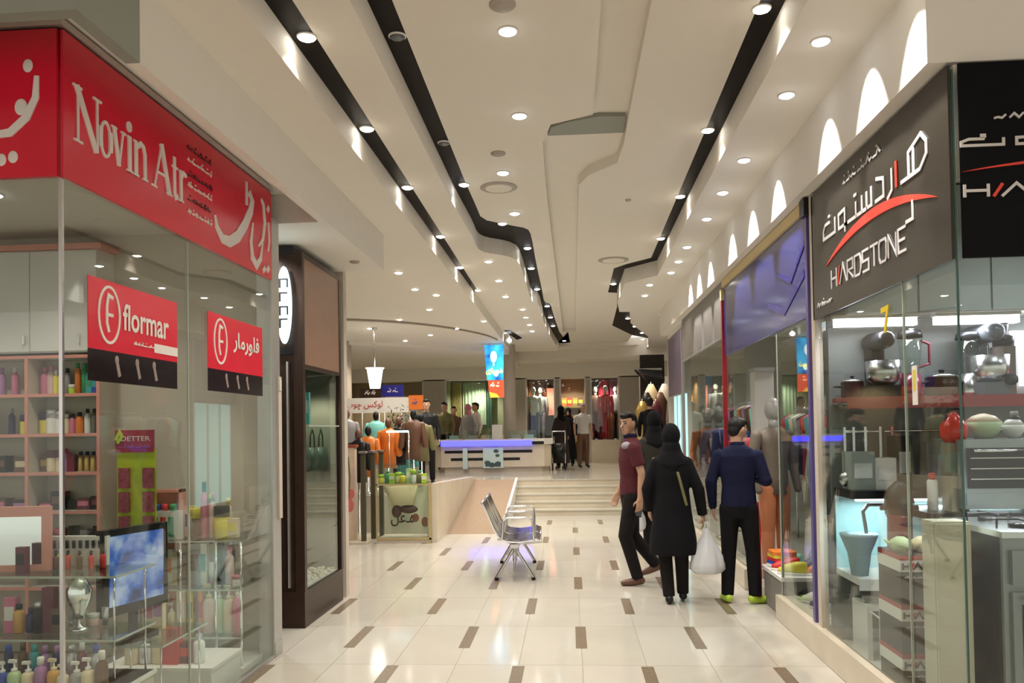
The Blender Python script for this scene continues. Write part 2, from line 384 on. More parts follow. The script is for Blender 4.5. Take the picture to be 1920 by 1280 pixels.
# black strips (top of the troughs)
b = B(); b.prism([(-1.3, -5), (-0.8, -5), (0.7, YE+0.3), (-1.3, YE+0.3)], ZC+0.12, ZC+0.16)
b2 = B(); b2.prism(B_L+B_R[::-1], ZC+0.001, ZC+0.06)
struct('ceiling_strip_middle', b2, M['black'], 'black zigzag strip left of the centre ceiling')
b2 = B(); b2.prism(R_L+R_R[::-1], ZC+0.001, ZC+0.06)
struct('ceiling_strip_right', b2, M['black'], 'black zigzag strip right of the centre ceiling')
b2 = B(); b2.prism(A_L+A_R[::-1], ZAB+0.001, ZAB+0.06)
struct('ceiling_strip_left', b2, M['black'], 'straight black strip nearest the left shops')
# zone between strips A and B
b = B(); b.prism(A_R+[A_L[-1], (A_L[-1][0], YE), (-0.3, YE)]+B_L[::-1], ZAB, ZC+0.05)
struct('ceiling_middle', b, ceilm, 'ceiling band between the left and the middle black strip')
# outer left, low and wide beyond the bulkhead
arc = [(-9.5, 15.2), (-7, 15.2), (-5, 15.6), (-3.5, 16.5), (-2.4, 17.6), (-1.55, 18.3)]
b = B(); b.prism(A_L+[(A_L[-1][0], 18.3)]+arc[::-1]+[(-9.5, 7.4), (-1.9, 7.4), (-1.9, 2.68), (-12, 2.68), (-12, -5)], ZOL, ZAB+0.05)
struct('ceiling_left', b, ceilm, 'outer left ceiling opening to the hall')
b = B(); b.prism(arc+[(-1.40, 18.2), (-1.40, 23), (-9.5, 23)], ZOL-0.08, ZAB)
struct('ceiling_left_far', b, ceilm, 'lower curved ceiling over the left of the hall')
# right outer
b = B(); b.prism(R_R+[(R_R[-1][0], YE), (8, YE), (8, 14.5), (1.62, 14.5), (1.62, 3.6), (8, 3.6), (8, -5)], ZR, ZC+0.05)
struct('ceiling_right', b, M['ceil_white'], 'outer right ceiling above the wall washed by downlights')
# far curved drops
a1 = [(-9.5, 20.6), (-3, 20.4), (-1, 20.3), (0.6, 20.6), (2, 21.4), (3, 22)]
b = B(); b.prism([(-9.5, 19.5), (-1.41, 19.5), (-1.41, YE-0.2)]+[(8, YE-0.2), (8, 24), (-9.5, 24)], ZC-0.09, ZC+0.1)
struct('ceiling_far', b, ceilm, 'far ceiling of the hall')
arcs = [[(-3, 20.9), (-1, 20.85), (0.3, 20.4), (0.55, 20.0)], [(0.1, 21.2), (1.4, 21.3), (2.3, 20.9)]]
b = B(); b.prism([(-9.5, 21.9), (-4, 21.7), (-1, 21.6), (1.0, 21.2), (2.2, 20.3), (2.5, 19.6), (8, 19.6), (8, 24), (-9.5, 24)], ZOL, ZC-0.08)
struct('ceiling_drop', b, ceilm, 'curved dropped edge before the far shops')
# shade of the ceiling grooves, put in as dark coloured strips
def groove(pts, z, w, lab):
    P = soft([tuple(p) for p in pts], 2); q = B()
    L = [(x, y-w/2) for x, y in P]; R = [(x, y+w/2) for x, y in P]
    q.prism(L+R[::-1], z-0.02, z-0.001); o = struct('trim_2', q, M['groove'], lab)
groove([(-4.2, 12.6), (-3.0, 13.1), (-2.2, 14.0), (-1.6, 15.3), (-1.45, 16.3)], ZOL, 0.16, 'curved dark strip painted as groove shade on the outer left ceiling')
groove([(-2.2, 20.3), (-0.9, 19.7), (-0.3, 20.4)], ZC-0.09, 0.2, 'short curved dark strip painted as groove shade past the middle strip')
b = B(); b.prism([(-1.3, 16.2), (-1.18, 16.2), (-1.02, 17.6), (-1.15, 17.9)], ZAB-0.012, ZAB-0.001)
struct('trim_3', b, M['black'], 'short black pocket in the ceiling before the hall')

# ---- bulkheads
b = B(); b.box(-1.78, -1.72, 3.11, 5.62, 3.065, 3.6); b.box(-6, -1.72, 5.62, 7.40, 3.065, 3.6)
struct('wall_bulkhead_left', b, M['ceil_white'], 'cream bulkhead above the left shop fronts')
b = B(); b.box(-12, -1.72, 2.69, 2.75, 3.065, 3.6); b.box(-1.78, -1.72, 2.75, 3.108, 3.065, 3.6)
struct('wall_bulkhead_near', b, M['greywall'], 'grey green end of the left bulkhead')
b = B(); b.prism([(1.585, 3.585), (8, 3.585), (8, 13.9), (1.585, 13.9)], 3.12, 3.60)
struct('wall_bulkhead_right', b, M['ceil_white'], 'cream bulkhead washed by downlights above the right shops')
b = B(); b.box(-12, 12, 22.6, 22.9, 2.97, 3.5)
struct('wall_fascia_far', b, M['ceil'], 'cream fascia above the far shops')
b = B(); b.box(-12, -1.785, 2.755, 5.615, 3.275, 3.35)
struct('ceiling_soffit_left', b, M['ceil_white'], 'soffit tucked behind the left bulkhead above the red sign')
b = B(); b.box(-6, -2.04, 3.09, 3.13, 3.232, 3.262); b.box(-2.085, -2.04, 3.13, 5.42, 3.232, 3.262)
struct('trim_4', b, M['alu'], 'thin metal trim along the top of the red sign')
# side walls of the hall
b = B(); b.box(-9.6, -9.5, 7.4, 23, 0, 3.6); struct('wall_left', b, M['beige'])
b = B(); b.box(-9.5, -2.12, 7.42, 7.52, 0, 3.40); struct('wall_shop_end', b, M['beige'])
b = B(); b.box(-12, 12, 26.0, 26.2, 0.5, 3.5); struct('wall_back', b, M['beige'])
b = B(); b.box(7.9, 8.0, 3.4, 26, 0, 3.6); struct('wall_right', b, M['beige'])
b = B(); b.box(-8.0, -7.9, 3.25, 7.4, 0, 3.4); struct('wall_shop_left', b, M['beige'])
# round column in the hall
for (u, w_, Y, lab) in ((956, 0.15, 19.0, 'slim round grey column behind the glowing counter'), (651, 0.10, 16.0, 'slim pale column at the left end of the hall')):
    p = atY(u, 800, Y)
    q = B(); q.cap((p.x, Y, ZU), (p.x, Y, 3.75 if u > 900 else 3.4), w_, w_, 24); q.cap((p.x, Y, ZU), (p.x, Y, ZU+0.1), w_+0.03, w_+0.03, 24)
    struct('column', q, M['beige'], lab)

# ---------------------------------------------------------------- downlights
lm = {}
def light_meshes(r, kind):
    k = (r, kind)
    if k not in lm:
        q = B(); n = 20
        vs = []
        for (rr, z) in ((r, 0.0), (r*1.14, 0.0), (r*1.14, -0.005), (r*0.98, -0.010)): vs += [(rr*math.cos(2*PI*i/n), rr*math.sin(2*PI*i/n), z) for i in range(n)]
        q._add(vs, [(j*n+i, j*n+(i+1) % n, ((j+1) % 4)*n+(i+1) % n, ((j+1) % 4)*n+i) for j in range(4) for i in range(n)], 0, True)
        rim = q.mesh('rim', M['rim'])
        d = B(); d.lathe([(r*0.97, 0), (r*0.95, -0.012), (r*0.6, -0.020), (r*0.1, -0.022)], seg=n)
        lens = d.mesh('lens', M[kind]); lm[k] = (rim, lens)
    return lm[k]
def lamp(loc, power, size=110, blend=0.6, col=(1.0, 0.80, 0.58), rad=0.04, tilt=(0, 0), name='downlight_lamp', parent=None):
    l = bpy.data.lights.new(name, 'SPOT'); l.energy = power*LIGHT; l.color = col; l.spot_size = math.radians(size); l.spot_blend = blend; l.shadow_soft_size = rad
    o = bpy.data.objects.new(name, l); COL.objects.link(o); o.location = loc; o.rotation_euler = (tilt[0], tilt[1], 0)
    if parent: o.parent = parent
    return o
def area(loc, sx, sy, power, col=(1, 1, 1), rot=(0, 0, 0), name='tube_lamp'):
    l = bpy.data.lights.new(name, 'AREA'); l.shape = 'RECTANGLE'; l.size = sx; l.size_y = sy; l.energy = power*LIGHT; l.color = col
    o = bpy.data.objects.new(name, l); COL.objects.link(o); o.location = loc; o.rotation_euler = rot
    return o
WARM, NEUT, COOL = (1.0, 0.87, 0.72), (1.0, 0.95, 0.87), (0.85, 0.93, 1.0)
def downlights(pix, Z, where, group, power, size, r=0.045, kind='lamp', col=WARM, blend=0.6, dz=0.0, tilt=(0, 0), off=(0, 0), fixY=None):
    for i, (u, v) in enumerate(pix):
        p = atZ(u, v, Z)
        x = p.x if fixY is None else fixY
        rim, lens = light_meshes(r, kind)
        t = thing('downlight', f'round recessed downlight, {ORD[i]} from the near end {where}', 'downlight', (x, p.y, Z), 0, group)
        put('rim', rim, t); put('lens', lens, t)
        if power: lamp((x+off[0], p.y+off[1], Z-0.03), power, size, blend, col, tilt=tilt)
downlights([(575, 68), (688, 240), (764, 350), (826, 442), (863, 500), (896, 543)], ZAB, 'of the left black strip', 'downlights of the left black strip', 26, 100, col=WARM)
downlights([(870, 345), (942, 418), (989, 464), (996, 502), (1007, 541), (1026, 573), (1032, 594), (1037, 610), (1058, 638)], ZC, 'of the middle black strip', 'lit downlights of the middle black strip', 24, 100, kind='lampw', col=NEUT)
downlights([(745, 67), (830, 267)], ZC, 'of the unlit pair in the middle strip', 'unlit downlights of the middle black strip', 0, 100, kind='off', fixY=-0.92)
downlights([(1428, 15), (1327, 243), (1275, 367), (1239, 446), (1150, 531), (1168, 575), (1177, 596), (1190, 611), (1204, 623), (1205, 635)], ZC, 'of the right black strip', 'downlights of the right black strip', 26, 100)
downlights([(952, 57), (974, 216), (943, 323), (965, 399)], ZC, 'of the centre ceiling', 'downlights of the centre ceiling', 60, 125, r=0.05, kind='lampw', col=NEUT)
downlights([(916, 489), (935, 525), (948, 555), (980, 579), (986, 594), (993, 608), (998, 620)], ZAB, 'of the row past the middle strip', 'downlights past the middle strip', 35, 120, col=NEUT)
downlights([(1539, 76), (1475, 177), (1395, 299), (1355, 360), (1325, 409), (1288, 462), (1272, 489), (1258, 510)], ZR, 'of the right bulkhead row', 'downlights washing the right bulkhead', 60, 50, kind='lampw', col=(1, 0.96, 0.9), blend=0.10, tilt=(0, -0.38), off=(0.05, 0))
downlights([(1218, 533), (1209, 553)], ZR, 'of the right ceiling pair', 'far downlights of the right ceiling', 30, 110)
downlights([(747, 510), (778, 541), (818, 552), (805, 579), (749, 598), (907, 601), (856, 615), (693, 615), (807, 627), (760, 638), (645, 630), (710, 647)], ZOL, 'of the scatter over the hall', 'downlights scattered over the hall', 45, 130)
# lights behind the viewer, the same rows going on
for (x, y, z, p) in ((-1.34, 2.6, ZAB, 26), (-1.34, 0.8, ZAB, 26), (1.02, 2.9, ZC, 26), (1.02, 1.2, ZC, 26), (0.0, 1.8, ZC, 60), (0.0, -0.8, ZC, 60), (1.34, 3.66, ZR, 0)):
    rim, lens = light_meshes(0.045, 'lamp')
    t = thing('downlight', 'round recessed downlight above and behind the viewer', 'downlight', (x, y, z), 0, 'downlights above and behind the viewer'); put('rim', rim, t); put('lens', lens, t)
    if p: lamp((x, y, z-0.03), p, 120)
lamp((1.39, 3.66, ZR-0.03), 60, 50, 0.10, (1, 0.96, 0.9), tilt=(0, -0.38))
lamp((3.0, 1.5, ZC-0.3), 50, 130); lamp((-3.2, 1.2, ZC-0.3), 50, 130)
# speakers and vents in the ceiling
for (u, v, Z, r, lab, cat) in ((942, 8, ZC, 0.07, 'small round ceiling speaker nearest the viewer', 'speaker'), (934, 287, ZC, 0.06, 'small round ceiling speaker before the ring vent', 'speaker'),
                  (935, 351, ZC, 0.17, 'round ring vent in the centre ceiling before the bend', 'vent'), (1150, 487, ZC, 0.20, 'round ring vent before the jog of the right strip', 'vent'),
                  (1178, 374, ZC, 0.03, 'tiny smoke detector right of the ceiling channel', 'smoke detector'), (665, 490, 3.065, 0.045, 'tiny round ceiling speaker above the dark shop', 'speaker')):
    p = atZ(u, v, Z)
    t = thing('ceiling_vent' if cat == 'vent' else ('ceiling_speaker' if cat == 'speaker' else 'smoke_detector'), lab, cat, (p.x, p.y, Z))
    q = B(); q.lathe([(r, 0), (r, -0.006), (r*0.9, -0.012)], seg=20); q.build('rim', M['vent'], t)
    q = B(); q.lathe([(r*0.75, -0.008), (r*0.70, -0.016), (r*0.2, -0.018)], seg=20); q.build('grille', M['ceil'] if cat == 'vent' else M['vent'], t)
# ================================================================ PRODUCTS
def xu(u, Y): return atY(u, 800, Y).x
_pm = {}
def product_mesh(kind, c1, c2, h, w):
    k = (kind, c1, c2, round(h, 3), round(w, 3))
    if k in _pm: return _pm[k]
    r = w/2; b = B(); c = B(); cn = 'cap'
    if kind == 'bottle':
        b.lathe([(r*0.9, 0), (r, h*0.03), (r, h*0.66), (r*0.85, h*0.74), (r*0.42, h*0.80), (r*0.40, h*0.86)], seg=12)
        c.lathe([(r*0.55, h*0.82), (r*0.55, h*0.99), (r*0.45, h)], seg=12)
    elif kind == 'pump':
        b.lathe([(r*0.92, 0), (r, h*0.04), (r, h*0.60), (r*0.8, h*0.68), (r*0.35, h*0.72)], seg=12)
        c.lathe([(r*0.45, h*0.70), (r*0.45, h*0.78), (r*0.14, h*0.80), (r*0.14, h*0.92)], seg=10); c.box(-r*0.9, r*0.3, -r*0.22, r*0.22, h*0.92, h); cn = 'pump_head'
    elif kind == 'jar':
        b.lathe([(r*0.92, 0), (r, h*0.06), (r, h*0.62), (r*0.9, h*0.68)], seg=14)
        c.lathe([(r*1.03, h*0.66), (r*1.03, h*0.97), (r*0.97, h)], seg=14); cn = 'lid'
    elif kind == 'tube':
        b.loft([((0, 0, h*0.24), r*0.55, r*0.55), ((0, 0, h*0.5), r*0.9, r*0.6), ((0, 0, h*0.97), r, r*0.12), ((0, 0, h), r, r*0.1)], 12)
        c.lathe([(r*0.6, 0), (r*0.6, h*0.24), (r*0.5, h*0.26)], seg=12)
    elif kind == 'spray':
        b.lathe([(r, 0), (r, h*0.78), (r*0.7, h*0.83)], seg=12); c.lathe([(r*0.72, h*0.82), (r*0.72, h*0.96), (r*0.55, h)], seg=12)
    else:   # box
        b.box(-r, r, -r*0.7, r*0.7, 0, h); c.box(-r*0.8, r*0.8, -r*0.7-0.002, -r*0.7, h*0.35, h*0.75); cn = 'label_panel'
    _pm[k] = (b.mesh(kind, cc(c1)), c.mesh(cn, cc(c2)), cn)
    return _pm[k]
KINDN = {'bottle': ('bottle', 'bottle'), 'pump': ('pump_bottle', 'bottle'), 'jar': ('jar', 'jar'), 'tube': ('cream_tube', 'tube'), 'spray': ('spray_can', 'can'), 'box': ('carton', 'box')}
def prod(kind, c1, c2, h, w, loc, label, group=None, rz=0):
    bm_, cm_, cn = product_mesh(kind, c1, c2, h, w)
    o = put(KINDN[kind][0], bm_, None, loc, rz); tag(o, label, KINDN[kind][1], group); put(cn, cm_, o); return o
CN = {'box': 'carton', 'pump': 'pump bottle', 'jar': 'jar', 'tube': 'cream tube', 'bottle': 'bottle', 'spray': 'spray can'}
SCALE = 1.0
def row(items, x0, x1, y, z, where, group, jit=0.012):
    items = [(k, a, c, h*SCALE, w*min(SCALE, 1.12)) for k, a, c, h, w in items]; n = len(items)
    for i, it in enumerate(items):
        kind, c1, c2, h, w = it
        x = x0+(x1-x0)*(i+0.5)/n
        c = c1 if c1 == c2 else f'{c1} and {c2}'
        prod(kind, c1, c2, h, w, (x, y+random.uniform(-jit, jit), z), f'{c} {CN[kind]}, {ORD[i]} from the left {where}', group, random.uniform(-0.1, 0.1))
random.seed(11)

# ================================================================ LEFT COSMETICS SHOP
b = B(); b.box(-7.9, -2.17, 5.56, 5.64, 0, 3.06); struct('wall_shop_back', b, M['beige'], 'beige back wall of the cosmetics shop')
b = B(); b.box(-7.9, -2.09, 3.16, 5.56, 3.0, 3.06); struct('ceiling_shop', b, M['ceil_white'], 'white ceiling inside the cosmetics shop')
sf = thing('storefront_glazing', 'tall frameless glass shop front around the cosmetics display', 'shop window', (-2.07, 3.13, 0))
q = B(); q.box(-5.7, -0.006, -0.006, 0.006, 0.0, 2.99); q.build('front_pane', M['glass'], sf)
for y0, y1 in ((0.006, 1.078), (1.082, 2.28)):
    q = B(); q.box(-0.005, 0.005, y0, y1, 0.03, 3.06); q.build('side_pane', M['glass'], sf)
q = B(); q.box(-0.008, 0.007, -0.008, 0.006, 0, 3.06); q.build('corner_seal', M['steel'], sf)
q = B(); q.box(-0.004, 0.006, 1.077, 1.083, 0.03, 2.6); q.build('glass_edge', M['glass_edge'], sf)
q = B(); q.box(-0.03, 0.02, 0.0, 2.28, 0, 0.025); q.build('floor_channel', M['alu'], sf)
b = B(); b.box(-2.16, -2.055, 5.41, 5.56, 0, 3.06); b.box(-2.165, -2.05, 5.42, 5.55, 0, 0.10); struct('pillar_shop_end', b, M['alu'], 'grey metal jamb at the end of the cosmetics shop front')
q = B(); q.box(-2.09, -2.03, 5.60, 5.70, 0.9, 1.75)
fp = thing('jamb_cover', 'narrow pale cover plate on the metal jamb beside the dark shop', 'panel', (-2.055, 5.50, 0.95)); q = B(); q.box(0, 0.012, 0.0, 0.06, 0, 1.0); q.build('plate', M['beige'], fp)
q = B(); q.box(0.012, 0.02, 0.01, 0.04, 0.9, 0.98); q.build('switch_plate', M['white'], fp)
# sign boards
sg = thing('shop_sign', 'long red sign board lettered Novin Atr along the corridor side', 'sign', (-2.055, 3.115, 0), PI/2)
q = B(); q.box(0, 2.30, -0.004, 0.008, 2.615, 3.225); q.build('panel', M['red'], sg)
def serif_letters(parent):
    z0, xh, ch = 2.79, 0.17, 0.24
    def word(specs):
        for li, (nm, strokes) in enumerate(specs):
            q = B(); q.k = li % 2*3
            for pts, w in strokes: q.stroke([(x, z0+z) for x, z in pts], w, -0.009, -0.004)
            q.build('letter', M['white_t'], parent)
    T, t = 0.034, 0.012
    def sf_(x, z, w=0.035): return ([(x-w, z), (x+w, z)], 0.010)
    def bowl(cx, cz, rx, rz, n=20, a0=0, a1=2*PI): return [(cx+rx*math.cos(a0+(a1-a0)*i/n), cz+rz*math.sin(a0+(a1-a0)*i/n)) for i in range(n+1)]
    word([
     ('N', [([(0.095, 0), (0.095, ch)], t), ([(0.085, ch), (0.225, 0)], T), ([(0.232, 0), (0.232, ch)], t), sf_(0.095, 0.005, 0.03), sf_(0.09, ch-0.005, 0.03), sf_(0.232, ch-0.005, 0.03)]),
     ('o', [(bowl(0.295, xh/2, 0.038, xh/2-0.008), 0.014), ([(0.258, 0.04), (0.255, xh/2), (0.258, xh-0.04)], 0.026), ([(0.332, 0.04), (0.335, xh/2), (0.332, xh-0.04)], 0.026)]),
     ('v', [([(0.362, xh), (0.402, 0)], 0.028), ([(0.438, xh), (0.402, 0)], t), sf_(0.362, xh-0.005, 0.022), sf_(0.438, xh-0.005, 0.018)]),
     ('i', [([(0.490, 0), (0.490, xh)], 0.028), sf_(0.49, 0.005, 0.026), ([(0.468, xh-0.005), (0.49, xh-0.005)], 0.010), (bowl(0.49, xh+0.045, 0.012, 0.014, 12), 0.022)]),
     ('n', [([(0.548, 0), (0.548, xh)], 0.028), ([(0.628, 0), (0.628, xh*0.75), (0.615, xh*0.95), (0.59, xh), (0.56, xh*0.86)], 0.024), sf_(0.548, 0.005, 0.024), sf_(0.628, 0.005, 0.024), ([(0.525, xh-0.005), (0.548, xh-0.005)], 0.010)]),
     ('A', [([(0.715, 0), (0.790, ch)], t), ([(0.785, ch), (0.865, 0)], T), ([(0.738, 0.085), (0.84, 0.085)], 0.011), sf_(0.715, 0.005, 0.028), sf_(0.868, 0.005, 0.032)]),
     ('t', [([(0.922, xh+0.05), (0.922, 0.03), (0.935, 0.008), (0.958, 0.02)], 0.026), ([(0.895, xh-0.004), (0.955, xh-0.004)], 0.011)]),
     ('r', [([(0.990, 0), (0.990, xh)], 0.028), ([(0.995, xh*0.75), (1.015, xh*0.97), (1.040, xh*0.93), (1.042, xh*0.86)], 0.018), sf_(0.99, 0.005, 0.026), ([(0.968, xh-0.005), (0.99, xh-0.005)], 0.010)]),
    ])
serif_letters(sg)
def scribble(parent, x0, x1, z, h, m, seed, y=-0.008, w=None, name='small_text'):
    rr = random.Random(seed); q = B(); x = x0; w = w or h*0.22
    while x < x1-h*0.3:
        L = rr.uniform(0.6, 1.6)*h; L = min(L, x1-x)
        n = max(3, int(L/(h*0.3))); pts = [(x+L*i/n, z+h*(0.25+0.5*rr.random()*(i % 2))) for i in range(n+1)]
        q.stroke(pts, w, y, y+0.004)
        if rr.random() < 0.6: q.stroke([(x+L*0.5, z+h*0.9), (x+L*0.5+w, z+h*0.9)], w, y, y+0.004)
        x += L+h*0.3
    return q.build(name, m, parent)
for i, (z, mm) in enumerate(((3.10, 'dark_t'), (3.035, 'white_t'), (2.955, 'dark_t'), (2.895, 'white_t'), (2.82, 'dark_t'), (2.75, 'white_t'))):
    scribble(sg, 1.07, 1.36, z, 0.038, M[mm], 20+i)
q = B(); q.stroke([(1.40, 2.83), (1.42, 2.77), (1.50, 2.715), (1.60, 2.72), (1.72, 2.78), (1.84, 2.89), (1.93, 3.0), (1.955, 3.07), (1.92, 3.11), (1.89, 3.09)], 0.02, -0.009, -0.004, w2=0.075)
q.stroke([(1.865, 3.02), (1.865, 3.17)], 0.03, -0.009, -0.004); q.build('calligraphy', M['white_t'], sg)
q = B(); q.stroke([(1.965, 2.93), (1.93, 2.80), (1.95, 2.70), (2.02, 2.66), (2.09, 2.72), (2.13, 2.84)], 0.018, -0.009, -0.004, w2=0.05)
q.stroke([(2.11, 3.13), (2.15, 3.10), (2.17, 2.98), (2.13, 2.86), (2.06, 2.80)], 0.018, -0.009, -0.004, w2=0.04)
q.stroke([(2.20, 2.66), (2.235, 2.69)], 0.035, -0.009, -0.004); q.stroke([(2.13, 2.645), (2.165, 2.675)], 0.035, -0.009, -0.004); q.stroke([(2.22, 3.08), (2.24, 3.11)], 0.035, -0.009, -0.004)
q.stroke([(2.23, 3.0), (2.245, 2.88), (2.22, 2.80)], 0.02, -0.009, -0.004); q.build('calligraphy', M['white_t'], sg)
sg2 = thing('shop_sign', 'red sign board with white Persian letters on the camera side of the cosmetics shop', 'sign', (-2.06, 3.108, 0), 0)
q = B(); q.box(-3.0, -0.012, -0.004, 0.02, 2.615, 3.225); q.build('panel', M['red'], sg2)
q = B(); q.stroke([(-0.095, 3.03), (-0.10, 2.94), (-0.14, 2.86), (-0.21, 2.80), (-0.30, 2.79), (-0.36, 2.84)], 0.02, -0.009, -0.004, w2=0.035)
q.ball((-0.165, -0.004, 2.905), (0.028, 0.004, 0.035)); q.ball((-0.135, -0.004, 3.075), (0.022, 0.004, 0.028))
q.ball((-0.20, -0.004, 2.70), (0.022, 0.004, 0.026)); q.ball((-0.25, -0.004, 2.69), (0.022, 0.004, 0.026)); q.build('calligraphy', M['white_t'], sg2)
# window posters
def poster(s0, s1, zt, zr, zb, lab, fa):
    t = thing('window_poster', lab, 'poster', (-2.058, 3.12+s0, 0), PI/2); w = s1-s0
    q = B(); q.box(0, w, -0.003, 0, zr, zt); q.build('red_panel', M['red'], t)
    q = B(); q.box(0, w, -0.0028, 0, zb, zr); q.build('photo_strip', cm('photo_strip_dark', (0.018, 0.012, 0.014), 0.12, noise=0.4, scale=20), t)
    q = B(); cx, cz, rx, rz = w*0.20, (zt+zr)/2+0.005, w*0.105, (zt-zr)*0.40
    q.stroke([(cx+rx*math.cos(2*PI*i/28), cz+rz*math.sin(2*PI*i/28)) for i in range(28)], 0.012, -0.007, -0.003, closed=True)
    q.stroke([(cx+rx*0.35, cz+rz*0.62), (cx-rx*0.1, cz+rz*0.70), (cx-rx*0.25, cz+rz*0.3), (cx-rx*0.25, cz-rz*0.3), (cx-rx*0.05, cz-rz*0.62)], 0.016, -0.007, -0.003)
    q.stroke([(cx-rx*0.25, cz), (cx+rx*0.35, cz)], 0.014, -0.007, -0.003); q.build('logo', M['white_t'], t)
    if fa: lettering('فلورمار', w*0.42, cz-0.05, w*0.50, 0.13, M['white_t'], t, -0.006, arabic=True, bold=0.02)
    else:
        lettering('flormar', w*0.34, cz-0.055, w*0.54, 0.125, M['white_t'], t, -0.006, bold=0.015)
        scribble(t, w*0.46, w*0.70, zr+0.045, 0.022, M['white_t'], 5)
        q = B(); q.box(w*0.70, w, -0.006, -0.003, zr+0.03, zr+0.075); q.build('white_band', M['white_t'], t)
    for i, fx in enumerate((0.28, 0.50, 0.70) if not fa else (0.3, 0.5, 0.68)):
        q = B(); q.ball((w*fx, -0.003, zr-0.035), (0.016, 0.002, 0.02)); q.stroke([(w*fx, zr-0.05), (w*fx+0.02, zb+0.03)], 0.022, -0.005, -0.003)
        q.build('printed_figure', cm('print_skin', (0.30, 0.24, 0.22), 0.3), t)
poster(atX(163, 600, -2.06).y-3.12, atX(330, 600, -2.06).y-3.12, 2.245, 1.93, 1.79, 'larger red window poster lettered flormar with a dark photo strip', False)
poster(atX(388, 600, -2.06).y-3.12, atX(490, 600, -2.06).y-3.12, 2.257, 1.93, 1.80, 'smaller red window poster with Persian lettering next to the jamb', True)
# cabinet and shelving unit on the back wall
YF = 5.36
un = thing('shelving_unit', 'tall shelving unit with salmon pink edges under white cupboards', 'shelving unit', (xu(185, YF), YF, 0))
SH = [0.50, 0.77, 1.03, 1.30, 1.57, 1.85, 2.12]
for i, z in enumerate(SH):
    q = B(); q.box(-2.1, 0, 0.0, 0.32, z-0.018, z); q.build('shelf', M['white'], un)
    q = B(); q.box(-2.1, 0, -0.006, 0.0, z-0.02, z+0.002); q.build('shelf_edge', M['pink'], un)
for x in (0, -0.525, -1.05, -1.575, -2.1):
    q = B(); q.box(x-0.012, x+0.012, -0.001, 0.32, 0.0, 2.12); up_ = q.build('upright', M['beige'], un); q = B(); q.box(x-0.012, x+0.012, -0.008, -0.001, 0, 2.12); q.build('upright_edge', M['pink'], up_)
q = B(); q.box(-2.1, 0, 0.32, 0.33, 0, 2.12); q.build('back_panel', cm('unit_back', (0.20, 0.15, 0.15), 0.5), un)
q = B(); q.box(-2.1, 0, 0.0, 0.33, 2.14, 2.86); q.build('cupboard', M['white'], un)
for i in range(5):
    q = B(); q.box(-0.40*(i+1)-0.09+0.003, -0.40*i-0.09-0.003 if i else -0.003, -0.018, 0, 2.15, 2.85); dr = q.build('cupboard_door', M['white'], un)
    q = B(); x = -0.40*i-0.13; q.box(x, x+0.012, -0.04, -0.018, 2.2, 2.26); q.build('handle', M['chrome'], dr)
q = B(); q.box(-2.1, 0.04, -0.03, 0.34, 2.86, 2.90); q.build('cornice', M['pink'], un)
xr = xu(185, YF); xl = xr-0.525; yy = YF+0.12
G = 'cosmetics on the pink edged shelves'
SCALE = 1.18
def R_(c, z, items, where): row(items, *( (xl+0.03, xr-0.03) if c else (xl-0.5, xl-0.03)), yy, z, where, G)
R_(1, 1.85, [('bottle', 'pink', 'pink', .17, .05), ('bottle', 'pale pink', 'pink', .18, .055), ('bottle', 'yellow', 'white', .15, .035), ('bottle', 'yellow', 'yellow', .15, .035), ('spray', 'grey', 'black', .16, .035), ('jar', 'lime', 'white', .06, .045), ('spray', 'orange', 'green', .19, .035), ('spray', 'green', 'green', .19, .04), ('box', 'teal', 'green', .13, .05), ('box', 'blue', 'teal', .12, .045), ('box', 'lilac', 'pink', .12, .04)], 'on the top open shelf')
R_(0, 1.85, [('bottle', 'white', 'lilac', .16, .04), ('bottle', 'lilac', 'white', .17, .045), ('bottle', 'lilac', 'lilac', .17, .045), ('bottle', 'pink', 'white', .17, .045), ('spray', 'maroon', 'black', .15, .04)], 'on the outer top shelf')
R_(1, 1.57, [('jar', 'yellow', 'navy', .13, .07), ('jar', 'white', 'silver', .15, .075), ('jar', 'white', 'silver', .14, .06), ('bottle', 'cream', 'white', .12, .05), ('bottle', 'pink', 'black', .12, .04), ('bottle', 'orange', 'black', .13, .05), ('bottle', 'white', 'black', .15, .04), ('bottle', 'brown', 'black', .15, .045), ('jar', 'black', 'silver', .12, .05)], 'on the second open shelf')
R_(0, 1.57, [('bottle', 'navy', 'navy', .16, .04), ('bottle', 'navy', 'black', .16, .04), ('bottle', 'navy', 'grey', .16, .04), ('jar', 'yellow', 'navy', .12, .06)], 'on the outer second shelf')
R_(1, 1.30, [('box', 'brown', 'gold', .10, .06), ('jar', 'cream', 'maroon', .13, .06), ('jar', 'cream', 'maroon', .13, .06), ('bottle', 'lilac', 'maroon', .14, .05), ('box', 'maroon', 'maroon', .10, .05), ('bottle', 'gold', 'black', .12, .04), ('bottle', 'gold', 'black', .12, .04), ('bottle', 'gold', 'black', .12, .04), ('bottle', 'cream', 'black', .13, .045)], 'on the third open shelf')
R_(0, 1.30, [('box', 'black', 'grey', .08, .10), ('box', 'black', 'brown', .10, .10), ('box', 'brown', 'cream', .09, .10)], 'on the outer third shelf')
R_(1, 1.03, [('box', 'maroon', 'pink', .05, .09), ('box', 'black', 'brown', .11, .09), ('box', 'black', 'black', .06, .07), ('box', 'maroon', 'pink', .07, .08), ('box', 'black', 'maroon', .08, .07)], 'on the fourth open shelf')
R_(0, 1.03, [('box', 'black', 'black', .10, .10), ('box', 'brown', 'pink', .07, .10), ('box', 'black', 'lilac', .06, .10)], 'on the outer fourth shelf')
